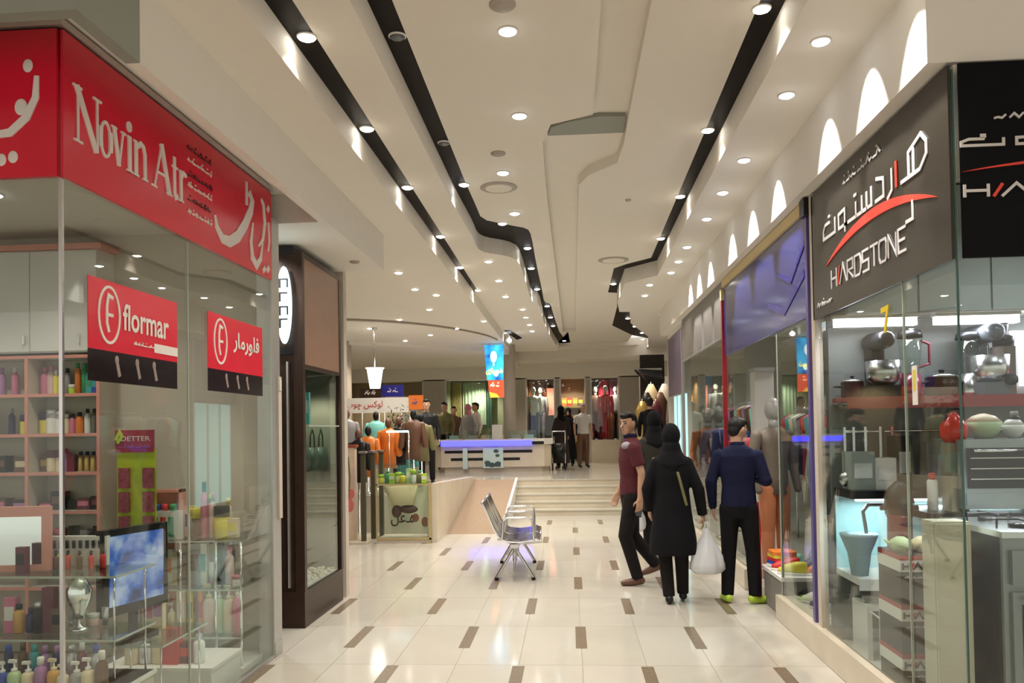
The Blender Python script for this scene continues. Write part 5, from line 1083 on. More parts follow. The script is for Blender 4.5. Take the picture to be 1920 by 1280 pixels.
q = B(); q.box(-0.01, 0.0, 0.4, 0.43, 0.1, 1.75); q.box(-0.01, 0.0, 0.85, 0.88, 0.1, 1.75); q.build('frame', M['alu'], t)
# ================================================================ METAL BENCH
bn = thing('bench', 'chrome slatted waiting bench standing alone in the corridor', 'bench', (-0.525, 8.15, 0), math.radians(2))
ch = M['chrome']
q = B(); q.box(-0.10, -0.02, 0.0, 1.30, 0.34, 0.38); q.build('beam', M['steel'], bn)
for y in (0.10, 1.15):
    for s_, nm in ((-1, 'leg'), (1, 'leg')):
        q = B(); q.tube([(-0.06, y, 0.34), (-0.06+s_*0.19, y, 0.03)], 0.016, 10); l = q.build(nm, M['steel'], bn)
        q = B(); q.lathe([(0.022, 0), (0.022, 0.02), (0.014, 0.035)], (-0.06+s_*0.19, y, 0)); q.build('foot_cap', M['blackp'], l)
    q = B(); q.tube([(-0.06, y-0.09, 0.10), (-0.06, y, 0.30)], 0.013, 8); q.cap((-0.06, y, 0.20), (-0.06, y, 0.36), 0.024); q.build('bracket', M['steel'], bn)
for k in range(2):
    y0 = 0.04+k*0.63; y1 = y0+0.56
    prof = [(-0.385, 0.80), (-0.33, 0.67), (-0.265, 0.52), (-0.225, 0.445), (-0.15, 0.405), (-0.03, 0.392), (0.08, 0.405), (0.16, 0.425), (0.205, 0.405)]
    for i in range(6):
        ya = y0+i*0.096; q = B(); q.stroke(prof, 0.014, ya, ya+0.066); q.build('seat_slat', ch, bn)
    for (x, z) in ((-0.385, 0.80), (0.205, 0.40), (-0.22, 0.43)):
        q = B(); q.cap((x, y0-0.01, z), (x, y1+0.01, z), 0.013, seg=10); q.build('cross_rail', M['steel'], bn)
    for y in (y0+0.06, y1-0.06):
        q = B(); q.tube([(0.20, y, 0.39), (0.05, y, 0.375), (-0.10, y, 0.38), (-0.20, y, 0.42), (-0.26, y, 0.52), (-0.385, y, 0.78)], 0.011, 8); q.build('side_frame', M['steel'], bn)
for y in (0.02, 0.64, 1.26):
    q = B(); q.tube([(-0.19, y, 0.42), (-0.17, y, 0.62), (-0.14, y, 0.645), (0.09, y, 0.645), (0.13, y, 0.62), (0.14, y, 0.41)], 0.012, 8); q.build('armrest', ch, bn)

# ================================================================ GLOWING COUNTER
YC = 18.1; cx0, cx1 = xu(812, YC), xu(1032, YC)
co = thing('counter', 'long cream counter with a glowing blue edge on the upper level', 'counter', ((cx0+cx1)/2, YC, ZU)); hw = (cx1-cx0)/2
q = B(); q.prism([(-hw+0.25, 0.06), (hw-0.2, 0.06), (hw-0.05, 0.3), (hw-0.05, 1.1), (-hw+0.1, 1.1), (-hw+0.1, 0.3)], 0, 0.12); q.build('plinth', M['beige'], co)
q = B(); q.prism([(-hw+0.18, 0.0), (hw-0.15, 0.0), (hw, 0.25), (hw, 1.2), (-hw, 1.2), (-hw, 0.25)], 0.12, 0.62); q.build('body', M['marble'], co)
q = B(); q.prism([(-hw+0.18, -0.05), (hw-0.15, -0.05), (hw+0.04, 0.25), (hw+0.04, 1.2), (-hw-0.04, 1.2), (-hw-0.04, 0.25)], 0.62, 0.74); q.build('top', M['white'], co)
q = B(); q.box(-hw+0.18, hw-0.42, -0.075, -0.05, 0.60, 0.71); q.build('blue_light_edge', cm('blue_glow', (0.06, 0.06, 1.0), emit=2.2), co)
q = B(); q.box(hw-0.42, hw-0.15, -0.06, -0.05, 0.62, 0.69); q.box(-hw+0.12, -hw+0.18, -0.05, -0.02, 0.60, 0.70); q.build('unlit_edge', M['blackp'], co)
for (x0, x1, z) in ((-hw+0.26, hw-0.42, 0.44), (-hw+0.40, hw-0.70, 0.27)):
    q = B(); q.box(x0, x1, -0.008, 0.0, z, z+0.06); q.build('black_slot', M['blackp'], co)
p0 = xu(905, YC)-(cx0+cx1)/2
q = B(); q.box(p0, p0+0.46, -0.03, -0.01, 0.10, 0.56); pp = q.build('picture_panel', cm('panel_mint', (0.55, 0.70, 0.66), 0.4), co)
q = B()
for (x, z, r) in ((0.30, 0.50, 0.06), (0.33, 0.40, 0.05), (0.10, 0.24, 0.07), (0.2, 0.19, 0.08), (0.34, 0.22, 0.07)): q.ball((p0+x, -0.032, z-0.02), (r, 0.004, r*0.7))
q.stroke([(p0+0.05, 0.16), (p0+0.4, 0.15)], 0.05, -0.036, -0.03); q.build('printed_silhouette', cm('print_dark', (0.05, 0.09, 0.09)), pp)
x = xu(872, YC)-(cx0+cx1)/2; q = B(); q.box(x-0.06, x+0.05, -0.04, -0.01, 0.08, 0.56); q.build('mint_strip', cm('panel_mint', (0.55, 0.70, 0.66)), co)
for i, u in enumerate((850, 885, 925, 967, 992)):
    x = xu(u, 18.5); t = thing('glass_case', f'small glass display case on the glowing counter, {ORD[i]} from the left', 'display case', (x, 18.6, ZU+0.74), 0, 'glass display cases on the glowing counter')
    q = B(); q.box(-0.17, 0.17, -0.15, 0.15, 0, 0.02); q.build('base', M['white'], t); q = B(); q.box(-0.17, 0.17, -0.15, 0.15, 0.02, 0.20); q.build('glass_box', M['glass2'], t)
    q = B(); q.box(-0.10, 0.10, -0.08, 0.08, 0.02, 0.10); q.build('tray', cm(['mint_tray', 'grey_tray'][i % 2], [(0.35, 0.6, 0.6), (0.4, 0.42, 0.42)][i % 2], 0.3), t)
t = thing('paper_stand', 'white paper stand on the glowing counter', 'stand', (xu(932, 18.4), 18.4, ZU+0.74)); q = B(); q.box(-0.12, 0.12, 0, 0.02, 0.0, 0.34); q.build('sheet', M['white'], t); q = B(); q.box(-0.1, 0.1, 0.02, 0.1, 0, 0.02); q.build('foot', M['blackp'], t)

# hanging banner light box
YN = 17.0; p = atY(925, 640, YN); bnx = p.x
bb = thing('hanging_banner', 'tall lit blue banner with yellow Persian lettering hanging in the hall', 'banner', (bnx, YN, 0))
zt = 3.36; zm = atY(925, 712, YN).z; zb = atY(925, 745, YN).z
def banner_mat():
    m = bpy.data.materials.new('banner_backlit_blue'); m.use_nodes = True; nt = m.node_tree; b_ = nt.nodes['Principled BSDF']
    tc = nt.nodes.new('ShaderNodeTexCoord'); n = nt.nodes.new('ShaderNodeTexNoise'); n.inputs['Scale'].default_value = 3; cr = nt.nodes.new('ShaderNodeValToRGB')
    e = cr.color_ramp.elements; e[0].position = 0.35; e[0].color = (0.0, 0.06, 0.32, 1); e[1].position = 0.62; e[1].color = (0.05, 0.55, 0.95, 1)
    nt.links.new(tc.outputs['Object'], n.inputs['Vector']); nt.links.new(n.outputs['Fac'], cr.inputs[0]); nt.links.new(cr.outputs[0], b_.inputs['Emission Color']); b_.inputs['Emission Strength'].default_value = 1.0
    b_.inputs['Base Color'].default_value = (0.02, 0.1, 0.3, 1); m.cycles.emission_sampling = 'NONE'; return m
q = B(); q.xz([(-0.20, zt), (0.22, zt), (0.20, zm), (-0.15, zm)], 0, 0.05); q.build('blue_panel', banner_mat(), bb)
q = B(); q.xz([(-0.13, zm-0.01), (0.21, zm-0.01), (0.21, zb), (-0.10, zb)], 0, 0.04); lo = q.build('red_panel', cm('banner_red', (0.75, 0.08, 0.03), emit=0.8), bb)
lettering('شهربازی', -0.17, zt-0.64, 0.36, 0.16, cm('banner_yellow', (0.9, 0.85, 0.1), emit=1.1), bb, -0.01, arabic=True, bold=0.03)
q = B(); q.ball((0.0, -0.004, zt-0.25), (0.07, 0.004, 0.12)); q.stroke([(0, zt-0.35), (0, zt-0.45)], 0.03, -0.006, 0); q.build('white_emblem', cm('banner_white', (0.85, 0.95, 1.0), emit=1.2), bb)
q = B(); q.ball((0.05, -0.004, zm+0.14), (0.05, 0.004, 0.07)); q.build('small_emblem', cm('banner_white', (0.85, 0.95, 1.0)), bb)
scribble(bb, -0.08, 0.16, zb+0.22, 0.10, cm('banner_pale', (0.95, 0.7, 0.55), emit=0.9), 7, -0.006, 0.03)
q = B(); q.xz([(-0.10, zb+0.12), (0.05, zb+0.08), (0.12, zb), (-0.08, zb)], -0.006, 0); q.build('yellow_corner', cm('banner_orange', (0.95, 0.5, 0.05), emit=0.8), bb)
q = B(); q.cap((-0.1, 0.02, zt), (-0.1, 0.02, ZAB-0.0), 0.006); q.cap((0.15, 0.02, zt), (0.15, 0.02, ZAB), 0.006); q.build('hanging_rod', M['steel'], bb)
for i, (u, v, r) in enumerate(((925, 634, 0.09), (955, 638, 0.05))):
    p = atY(u, v, 16.8); t = thing('spotlight', ['bright spotlight above the blue banner', 'smaller spotlight right of the blue banner'][i], 'spotlight', (p.x, 16.8, p.z))
    q = B(); q.ball((0, 0, 0), r*0.9); q.build('bulb', M['lampw'], t); q = B(); q.cap((0, 0.03, 0.02), (0, 0.03, max(0.05, ZAB-p.z)), 0.02); q.cap((0, 0.10, 0), (0, 0.02, 0), 0.06, 0.085, 14); q.build('housing', M['rim'], t)

# ================================================================ LEFT KIOSK AND STANDS
YK = 10.95
kx0, kx1 = xu(703, YK), xu(806, YK)
kc = thing('glass_counter', 'glass display counter with black Persian calligraphy and pale cloth inside', 'display case', ((kx0+kx1)/2, YK, 0)); hw = (kx1-kx0)/2
q = B(); q.box(-hw, hw, 0, 0.55, 0, 0.06); q.build('base', M['beige'], kc)
q = B(); q.box(-hw, -hw+0.02, 0, 0.02, 0.06, 1.02); q.box(hw-0.03, hw, -0.01, 0.03, 0.0, 0.84); q.box(-hw, hw, -0.01, 0.0, 0.05, 0.08); q.box(-hw, hw, 0, 0.02, 0.80, 0.82); q.build('frame', cm('frame_gold', (0.50, 0.40, 0.20), 0.35, metal=0.4), kc)
q = B(); q.box(-hw+0.02, hw-0.03, 0.004, 0.012, 0.08, 0.80); q.build('front_glass', M['glass'], kc)
q = B(); q.box(-hw+0.02, hw-0.2, 0.06, 0.07, 0.82, 1.10); q.build('upper_glass', M['glass2'], kc)
q = B(); q.box(-hw+0.10, hw-0.05, 0.30, 0.31, 0.10, 0.78); bd = q.build('white_board', cm('board_pale', (0.80, 0.78, 0.62), 0.5), kc)
lettering('هـعل', -hw+0.14, 0.20, 0.34, 0.22, cm('calligraphy_brown', (0.05, 0.03, 0.02)), bd, 0.296, arabic=True, bold=0.01, name='calligraphy')
q = B(); q.ball((hw-0.14, 0.295, 0.26), (0.05, 0.004, 0.07)); q.ball((-0.02+0.13, 0.295, 0.32), (0.05, 0.004, 0.06)); q.build('red_ornament', cm('print_rust', (0.30, 0.08, 0.04)), bd)
q = B(); q.loft([((-0.02, 0.1, 0.52), 0.15, 0.05), ((-0.04, 0.1, 0.64), 0.20, 0.06), ((-0.06, 0.1, 0.79), 0.24, 0.06)], 14); q.build('cream_cloth', cm('cloth_cream', (0.70, 0.62, 0.38), 0.8, bump=0.4), kc)
q = B(); q.ball((0.05, 0.12, 0.46), (0.13, 0.05, 0.06)); q.ball((-0.12, 0.12, 0.43), (0.07, 0.05, 0.09)); q.build('dark_cushion', cm('cushion_dark', (0.08, 0.03, 0.03), 0.7), kc)
random.seed(31)
for i in range(9):
    c = ['yellow', 'green', 'lime', 'cream', 'yellow', 'pale green', 'white', 'olive', 'lime'][i]
    prod(['jar', 'bottle', 'box'][i % 3], c, ['lime', 'green', 'white'][i % 3], random.uniform(0.12, 0.24), random.uniform(0.07, 0.1), (xu(715+i*10, 11.2), 11.15+0.08*(i % 2), 0.82), f'{c} item on the glass counter, {ORD[i]} from the left', 'items standing on the glass counter')
kt = thing('counter_shelf', 'thin glass top shelf of the kiosk counter', 'shelf', ((kx0+kx1)/2, 11.0, 0.80)); q = B(); q.box(-hw, hw, 0, 0.5, 0, 0.018); q.build('glass_board', M['glass2'], kt); q = B(); q.box(-hw, hw, -0.004, 0, 0, 0.018); q.build('edge', M['glass_edge'], kt)
pw = thing('kiosk_end_board', 'cream kiosk end panel with a pink flower print', 'panel', (xu(655, 11.1), 11.1, 0)); q = B(); q.box(-0.14, 0.07, 0, 0.12, 0, 1.33); q.build('panel', cm('panel_cream', (0.66, 0.52, 0.42), 0.5), pw)
q = B(); q.ball((-0.01, -0.002, 0.52), (0.06, 0.004, 0.10)); q.ball((0.02, -0.002, 0.68), (0.04, 0.004, 0.07)); q.build('flower_print', cm('print_pink', (0.65, 0.16, 0.16)), pw); q = B(); q.stroke([(-0.02, 0.6), (0.0, 0.9), (-0.02, 1.2)], 0.02, -0.004, 0); q.build('stem_print', cc('olive'), pw)
q = B(); q.box(-0.16, 0.09, -0.01, 0.14, 1.33, 1.37); q.build('red_top', cm('top_rust', (0.30, 0.06, 0.03)), pw)
for i, (u, c) in enumerate(((668, 'pink'), (640, 'teal'))):
    pass
sdp = thing('kiosk_step', 'low cream stone platform under the left stands', 'platform', (xu(670, 10.9), 10.85, 0)); q = B(); q.box(-3.0, 0.14, 0.0, 1.1, 0, 0.03); q.build('slab', M['marble'], sdp); q = B(); q.box(-3.0, 0.14, -0.006, 0, 0, 0.026); q.build('edge', M['tile2'], sdp)
for i, u in enumerate((680, 690, 698)):
    t = thing('rack_post', f'dark olive post of the garment rack left of the glass counter, {ORD[i]} from the left', 'post', (xu(u, 11.0), 11.0+0.25*i, 0.03)); q = B(); q.box(-0.03, 0.03, -0.03, 0.03, 0.0, 1.22); q.build('post', cm('post_olive', (0.07, 0.06, 0.035), 0.4), t); q = B(); q.box(-0.05, 0.05, -0.05, 0.05, 1.22, 1.25); q.build('cap', M['steel'], t)
random.seed(77)
cols = [('orange', 'olive'), ('teal', 'grey'), ('black', 'brown'), ('grey', 'black'), ('brown', 'olive'), ('green', 'navy'), ('maroon', 'black')]
for i, (u, Y, zt_, c) in enumerate(((650, 11.9, 1.86, 'grey'), (690, 12.3, 1.60, 'orange'), (728, 12.6, 1.72, 'orange'), (705, 13.2, 1.85, 'turquoise'), (748, 12.9, 1.75, 'black'), (775, 12.5, 1.85, 'brown'), (758, 13.4, 1.5, 'teal'), (790, 13.1, 1.80, 'olive'), (672, 11.7, 1.55, 'black'))):
    zf = ZU if Y > 11.95 else 0.0
    t = thing('garment_stand', f'stand dressed in {c} clothes behind the glass counter, {["far left", "left of the olive post", "right of the olive post", "with a hat at the back", "under a black plant", "beside the diagonal wall", "by the cyan shelf", "nearest the glowing counter", "beside the flower panel"][i]}', 'garment stand', (xu(u, Y), Y, zf), random.uniform(-0.4, 0.4), None)
    h = zt_-zf
    q = B(); q.lathe([(0.13, 0), (0.13, 0.015), (0.012, 0.03), (0.012, h-0.1)], seg=12); q.build('stand', M['steel'], t)
    q = B(); q.loft([((0, 0, h-0.75), 0.13, 0.08), ((0, 0, h-0.5), 0.12, 0.08), ((0.01, 0, h-0.30), 0.15, 0.09), ((0, 0, h-0.18), 0.16, 0.08), ((0, 0, h-0.12), 0.05, 0.04)], 14); 
    for k_ in (-1, 1): q.cap((k_*0.14, 0, h-0.20), (k_*0.19, -0.02, h-0.52), 0.045, 0.055, 10, round_=True)
    q.build('garment', cc(c), t)
    q = B(); q.ball((0, 0, h-0.04), (0.05, 0.06, 0.08)); q.build('head', cc('black' if i % 2 else 'brown'), t)
cy = thing('lit_shelf', 'glass shelf with a cyan glowing edge among the left stands', 'shelf', (xu(745, 12.0), 12.0, ZU)); q = B(); q.box(-0.17, 0.17, 0, 0.2, 0.95, 0.965); q.build('glass_board', M['glass2'], cy); q = B(); q.box(-0.17, 0.17, -0.01, 0.0, 0.945, 0.975); q.build('glowing_edge', cm('cyan_edge', (0.35, 0.85, 1.0), emit=1.6), cy)
q = B(); q.cap((-0.15, 0.1, 0), (-0.15, 0.1, 0.95), 0.01); q.cap((0.15, 0.1, 0), (0.15, 0.1, 0.95), 0.01); q.build('support_rod', M['chrome'], cy)
# kiosk signs
YS = 15.0
t = thing('kiosk_sign', 'white kiosk sign board with red Persian lettering', 'sign', (xu(680, YS), YS, 0)); q = B(); z0 = atY(680, 772, YS).z; z1 = atY(680, 746, YS).z; x1 = xu(765, YS)-xu(680, YS); q.box(-0.6, x1, 0, 0.1, z0-0.02, z1); q.build('board', M['white'], t)
lettering('لوکس چوب', -0.33, z0+0.04, 0.72, 0.17, cm('letter_red', (0.50, 0.03, 0.03)), t, -0.006, arabic=True)
q = B(); q.box(-0.55, -0.5, 0.02, 0.08, ZU, z0); q.box(x1-0.1, x1-0.05, 0.02, 0.08, ZU, z0); q.build('post', M['alu'], t)
for nm, lab, u0, u1, v0, v1, Y, m_ in (('shop_sign', 'deep blue sign board above the white kiosk sign', 716, 756, 722, 743, 16.5, cm('sign_deepblue', (0.02, 0.02, 0.22), 0.3)), ('shop_sign', 'dark brown sign board left of the deep blue one', 674, 714, 728, 746, 16.4, M['darkbrown']), ('shop_sign', 'square orange sign with a blue mark in the hall', 766, 793, 741, 767, 15.4, cm('sign_orange', (0.70, 0.17, 0.02), 0.5))):
    a_ = atY(u0, v0, Y); c_ = atY(u1, v1, Y); t = thing(nm, lab, 'sign', ((a_.x+c_.x)/2, Y, 0)); w = (c_.x-a_.x)/2
    q = B(); q.box(-w, w, 0, 0.06, c_.z, a_.z); q.build('board', m_, t); scribble(t, -w*0.5, w*0.5, (a_.z+c_.z)/2-0.05, 0.11, cc('blue') if 'orange' in lab else M['silver_t'], u0, -0.006, 0.02)
    q = B(); q.cap((-w*0.8, 0.03, ZU), (-w*0.8, 0.03, c_.z), 0.015); q.cap((w*0.8, 0.03, ZU), (w*0.8, 0.03, c_.z), 0.015); q.build('post', M['alu'], t)
YL = 14.0; a_ = atY(685, 690, YL); t = thing('pendant_lamp', 'large white glowing tapered pendant lamp in the hall', 'lamp', (atY(703, 700, YL).x, YL, 0)); zt, zb = a_.z, atY(700, 728, YL).z
q = B(); q.loft([((0, 0, zb), 0.09, 0.09), ((0, 0, zt-0.03), 0.14, 0.14), ((0, 0, zt), 0.17, 0.17)], 24); q.build('shade', cm('shade_glow', (1.0, 0.98, 0.94), emit=2.0), t)
q = B(); q.cap((0, 0, zt), (0, 0, ZOL), 0.008); q.cap((0, 0, ZOL-0.03), (0, 0, ZOL), 0.05); q.build('cord', M['steel'], t)

# ================================================================ FAR SHOPS
YF2 = 22.6
def uy(u): return xu(u, YF2)
b = B()
for (u0, u1) in ((560, 640), (795, 835), (958, 986), (1042, 1050), (1100, 1108), (1163, 1200)): b.box(uy(u0), uy(u1), YF2, YF2+0.25, ZU, 3.0)
b.box(-9.5, uy(560), YF2, YF2+0.25, ZU, 3.0); struct('wall_far', b, cm('far_pillar_paint', (0.42, 0.38, 0.33), 0.5), 'grey pillars between the far shop windows')
def far_shop(u0, u1, lab, wallc, z0=1.22, deep=1.2, lampc=WARM, power=30, plinth=True):
    x0, x1 = uy(u0), uy(u1); t = thing('shop_window', lab, 'shop window', ((x0+x1)/2, YF2, ZU)); w = (x1-x0)/2
    if plinth: q = B(); q.box(-w, w, -0.05, 0.3, 0, z0-ZU); q.build('plinth', M['marble'], t)
    q = B(); q.box(-w, w, deep, deep+0.05, 0, 2.45); q.box(-w, -w+0.03, 0.25, deep, 0, 2.45); q.box(w-0.03, w, 0.25, deep, 0, 2.45); q.box(-w, w, 0.2, deep, 2.42, 2.45); q.build('lining', wallc, t)
    q = B(); q.box(-w, w, 0.05, 0.06, z0-ZU if plinth else 0, 2.4); q.build('pane', M['glass2'], t)
    q = B(); q.box(-w, -w+0.04, 0.0, 0.08, 0, 2.4); q.box(w-0.04, w, 0.0, 0.08, 0, 2.4); q.build('frame', M['alu'], t)
    lamp(((x0+x1)/2, YF2+0.5, 2.95), power, 140, 0.6, lampc, name='shop_lamp')
far_shop(986, 1042, 'far shop window with orange drapes and a lit pink poster', cm('lining_brown', (0.16, 0.08, 0.05), 0.6), power=60)
far_shop(1050, 1100, 'far shop doorway with warm wooden shelves', cm('lining_wood', (0.30, 0.17, 0.07), 0.6), plinth=False, power=60)
far_shop(1108, 1163, 'far shop window with red drapes', cm('lining_dark', (0.12, 0.06, 0.05), 0.6), power=60)
far_shop(835, 958, 'far shop window with yellow and pale green curtains', cm('lining_green', (0.36, 0.34, 0.20), 0.6), 1.4, lampc=NEUT, power=70)
far_shop(640, 795, 'far shop window at the left of the hall', cm('lining_tan', (0.40, 0.28, 0.18), 0.6), 1.3, power=60)
def drape(u0, u1, c, lab, z0=1.25, z1=2.95, Y=YF2+1.0):
    x0, x1 = uy(u0), uy(u1); t = thing('curtain', lab, 'curtain', ((x0+x1)/2, Y, 0)); w = (x1-x0)/2; n = 24
    top = [(-w+2*w*i/n, 0.03*math.sin(i*1.7), ) for i in range(n+1)]
    q = B(); q._add([(x, y, z) for z in (z0, z1) for (x, y) in top], [(i, i+1, n+2+i, n+1+i) for i in range(n)]); q._add([(x, y+0.01, z) for z in (z0, z1) for (x, y) in top], [(i, i+1, n+2+i, n+1+i) for i in range(n)]); q.build('cloth', c, t)
    q = B(); q.cap((-w, 0, z1), (w, 0, z1), 0.012); q.build('rod', M['steel'], t)
drape(1110, 1122, cc('olive'), 'olive curtain in the red far window'); drape(1126, 1145, cm('drape_red', (0.60, 0.04, 0.08), 0.7), 'bright red curtain in the far window')
drape(1148, 1162, cm('drape_rose', (0.45, 0.08, 0.20), 0.7, noise=0.4, scale=10), 'rose patterned curtain in the far window', 2.0)
drape(988, 998, cm('drape_orange', (0.55, 0.26, 0.10), 0.7), 'orange curtain at the left of the far window'); drape(1012, 1024, cm('drape_rust', (0.30, 0.09, 0.03), 0.7), 'rust curtain in the middle of the far window', 1.9)
drape(860, 905, cm('drape_mint', (0.50, 0.58, 0.38), 0.7), 'pale green curtain in the far window', 1.7); drape(838, 858, cm('drape_yellow', (0.62, 0.50, 0.20), 0.7), 'yellow curtain in the far window', 1.5); drape(906, 918, cm('drape_teal', (0.16, 0.26, 0.18), 0.7), 'dull green curtain beside the banner', 1.6)
t = thing('lit_poster', 'pink lit poster in the far shop window', 'poster', (uy(1030), YF2+1.05, 0)); q = B(); q.box(-0.24, 0.24, 0, 0.03, 1.95, 2.75); q.build('lit_face', cm('poster_pink', (0.75, 0.25, 0.16), emit=0.7), t); q = B(); q.box(-0.26, 0.26, 0.03, 0.05, 1.22, 2.77); q.build('backing', M['darkbrown'], t)
for i, (u, Y, lab, a1_, a2_) in enumerate(((1001, 22.98, 'mannequin in a white and blue dress in the far orange window', 'white', 'blue'), (1014, 23.4, 'mannequin in a pale grey dress in the far orange window', 'grey', 'silver'), (1136, 22.98, 'mannequin in a red dress in the far red window', 'red', 'red'), (1117, 23.4, 'mannequin in a brown dress in the far red window', 'brown', 'maroon'), (1155, 23.4, 'mannequin in a grey suit in the far red window', 'grey', 'brown'))):
    mannequin(xu(u, Y), Y, 1.22, lab, cc(a1_), cc(a2_), PI, s=0.9)
random.seed(4)
for z in (1.2, 1.7, 2.2):
    t = thing('wooden_shelf', f'wooden shelf with goods in the far doorway, {["lowest", "middle", "topmost"][int((z-1.2)/0.5+0.1)]} one', 'shelf', (uy(1075), YF2+1.05, z)); q = B(); q.box(-0.34, 0.34, -0.2, 0.12, -0.03, 0); q.build('board', cm('shelf_ochre', (0.42, 0.24, 0.06), 0.5), t); q = B(); q.box(-0.34, 0.34, -0.205, -0.2, -0.05, 0.01); q.build('edge', M['gold'] if 'gold' in M else cc('gold'), t)
    for i in range(4): prod('box', ['orange', 'red', 'gold', 'brown'][i], 'yellow', 0.25, 0.14, (uy(1075)-0.25+i*0.16, YF2+0.98, z), f'{["orange", "red", "gold", "brown"][i]} goods on the {["lowest", "middle", "topmost"][int((z-1.2)/0.5+0.1)]} shelf in the far doorway', 'goods on the far doorway shelves')
# shop row at the far right side of the hall
b = B(); b.box(xu(1203, 19.5), 2.3, 19.5, 19.7, ZU, 3.3); struct('wall_far_right', b, cm('far_dark_wall', (0.05, 0.04, 0.035), 0.6), 'dark wall of the far right shop')
t = thing('awning', 'black angular awning over the far right shop', 'awning', (xu(1222, 19.15), 19.15, 2.62)); q = B(); q._add([(-0.2, -0.3, 0.15), (0.25, -0.3, 0.05), (0.3, 0.3, 0.3), (-0.35, 0.3, 0.35), (-0.1, -0.3, -0.05), (0.2, -0.3, -0.1), (0.3, 0.3, 0.2), (-0.35, 0.3, 0.28)], [(0, 1, 2, 3), (4, 5, 6, 7), (0, 1, 5, 4), (1, 2, 6, 5), (2, 3, 7, 6), (3, 0, 4, 7)]); q.build('canopy', M['blackp'], t)
q = B(); q.box(-0.3, 0.3, 0.30, 0.35, 0.2, 0.35); q.build('wall_bracket', M['steel'], t)
random.seed(9)
for i in range(6):
    c = ['gold', 'black', 'cream', 'maroon', 'brown', 'white'][i]; u = 1205+i*8.5; Y = 16.6+0.45*(i % 3)
    t = thing('garment_stand', f'{c} dress on a stand in the far right shop, {ORD[i]} from the left', 'garment stand', (xu(u, Y), Y, ZU), 0, 'dresses on stands in the far right shop')
    h = 1.55+0.2*(i % 3); q = B(); q.lathe([(0.14, 0), (0.14, 0.015), (0.012, 0.03), (0.012, h)], seg=12); q.build('stand', M['steel'], t)
    q = B(); q.loft([((0, 0, h-1.2), 0.13, 0.1), ((0, 0, h-0.6), 0.11, 0.08), ((0, 0, h-0.25), 0.15, 0.09), ((0, 0, h-0.05), 0.05, 0.04)], 14); q.build('garment', cc(c), t)
lamp((1.3, 17.0, 3.3), 50, 130); lamp((-0.6, 20.5, 3.3), 60, 130)
lamp((-4.5, 20, 3.3), 60, 140); lamp((-3, 12.5, 3.3), 50, 140, col=NEUT)
t = thing('planter', 'dark bushy artificial plant among the left stands', 'plant', (xu(750, 14.2), 14.2, ZU)); q = B(); q.lathe([(0.10, 0), (0.14, 0.3)]); q.build('pot', M['blackp'], t); q = B(); q.cap((0, 0, 0.3), (0, 0, 0.9), 0.02); q.build('stem', cc('brown'), t)
q = B()
for i in range(150):
    a = Vector((random.gauss(0, 0.13), random.gauss(0, 0.10), 1.12+random.gauss(0, 0.12))); d = Vector((random.gauss(0, 1), random.gauss(0, 1), random.gauss(0, 1))).normalized()*0.06; e = d.cross(Vector((0, 0, 1)))*0.35
    q._add([a-d, a+e, a+d, a-e], [(0, 1, 2, 3)])
q.build('foliage', cm('leaf_dark', (0.02, 0.035, 0.015), 0.6), t)
# ================================================================ PEOPLE
def remeshed(b, name, m, parent, vox=0.008, smooth=2):
    me = b.mesh(name, m); o = bpy.data.objects.new(name, me); COL.objects.link(o)
    r = o.modifiers.new('r', 'REMESH'); r.mode = 'VOXEL'; r.voxel_size = vox; r.use_smooth_shade = True
    s = o.modifiers.new('s', 'SMOOTH'); s.iterations = smooth; s.factor = 0.5
    dg = bpy.context.evaluated_depsgraph_get(); me2 = bpy.data.meshes.new_from_object(o.evaluated_get(dg))
    bpy.data.objects.remove(o); bpy.data.meshes.remove(me)
    me2.name = name; me2.materials.clear(); me2.materials.append(m)
    for p in me2.polygons: p.use_smooth = True
    return put(name, me2, parent)
V = Vector
def hand(b, w, d, n, s, curl=0.5):
    # palm from wrist w along d, palm side n; four fingers and a thumb
    d = V(d).normalized(); n = V(n).normalized(); side = d.cross(n).normalized()
    for k in (-1, 0, 1): b.cap(w+side*k*0.018*s, w+d*0.075*s+side*k*0.022*s, 0.016*s, 0.015*s, 8, round_=True)
    for k, L in zip((-1.5, -0.5, 0.5, 1.5), (0.062, 0.074, 0.070, 0.052)):
        p0 = w+d*0.075*s+side*k*0.0195*s
        a1 = (d+n*curl*0.5).normalized(); a2 = (d+n*curl*1.6).normalized()
        p1 = p0+a1*L*0.5*s; p2 = p1+a2*L*0.5*s
        b.cap(p0, p1, 0.0095*s, 0.0088*s, 8, round_=True); b.cap(p1, p2, 0.0088*s, 0.0075*s, 8, round_=True)
    t0 = w+d*0.02*s-side*0.028*s; t1 = t0+(d*0.6-side*0.7+n*0.3).normalized()*0.035*s; b.cap(t0, t1, 0.012*s, 0.010*s, 8, round_=True); b.cap(t1, t1+(d+n*0.5).normalized()*0.03*s, 0.010*s, 0.008*s, 8, round_=True)
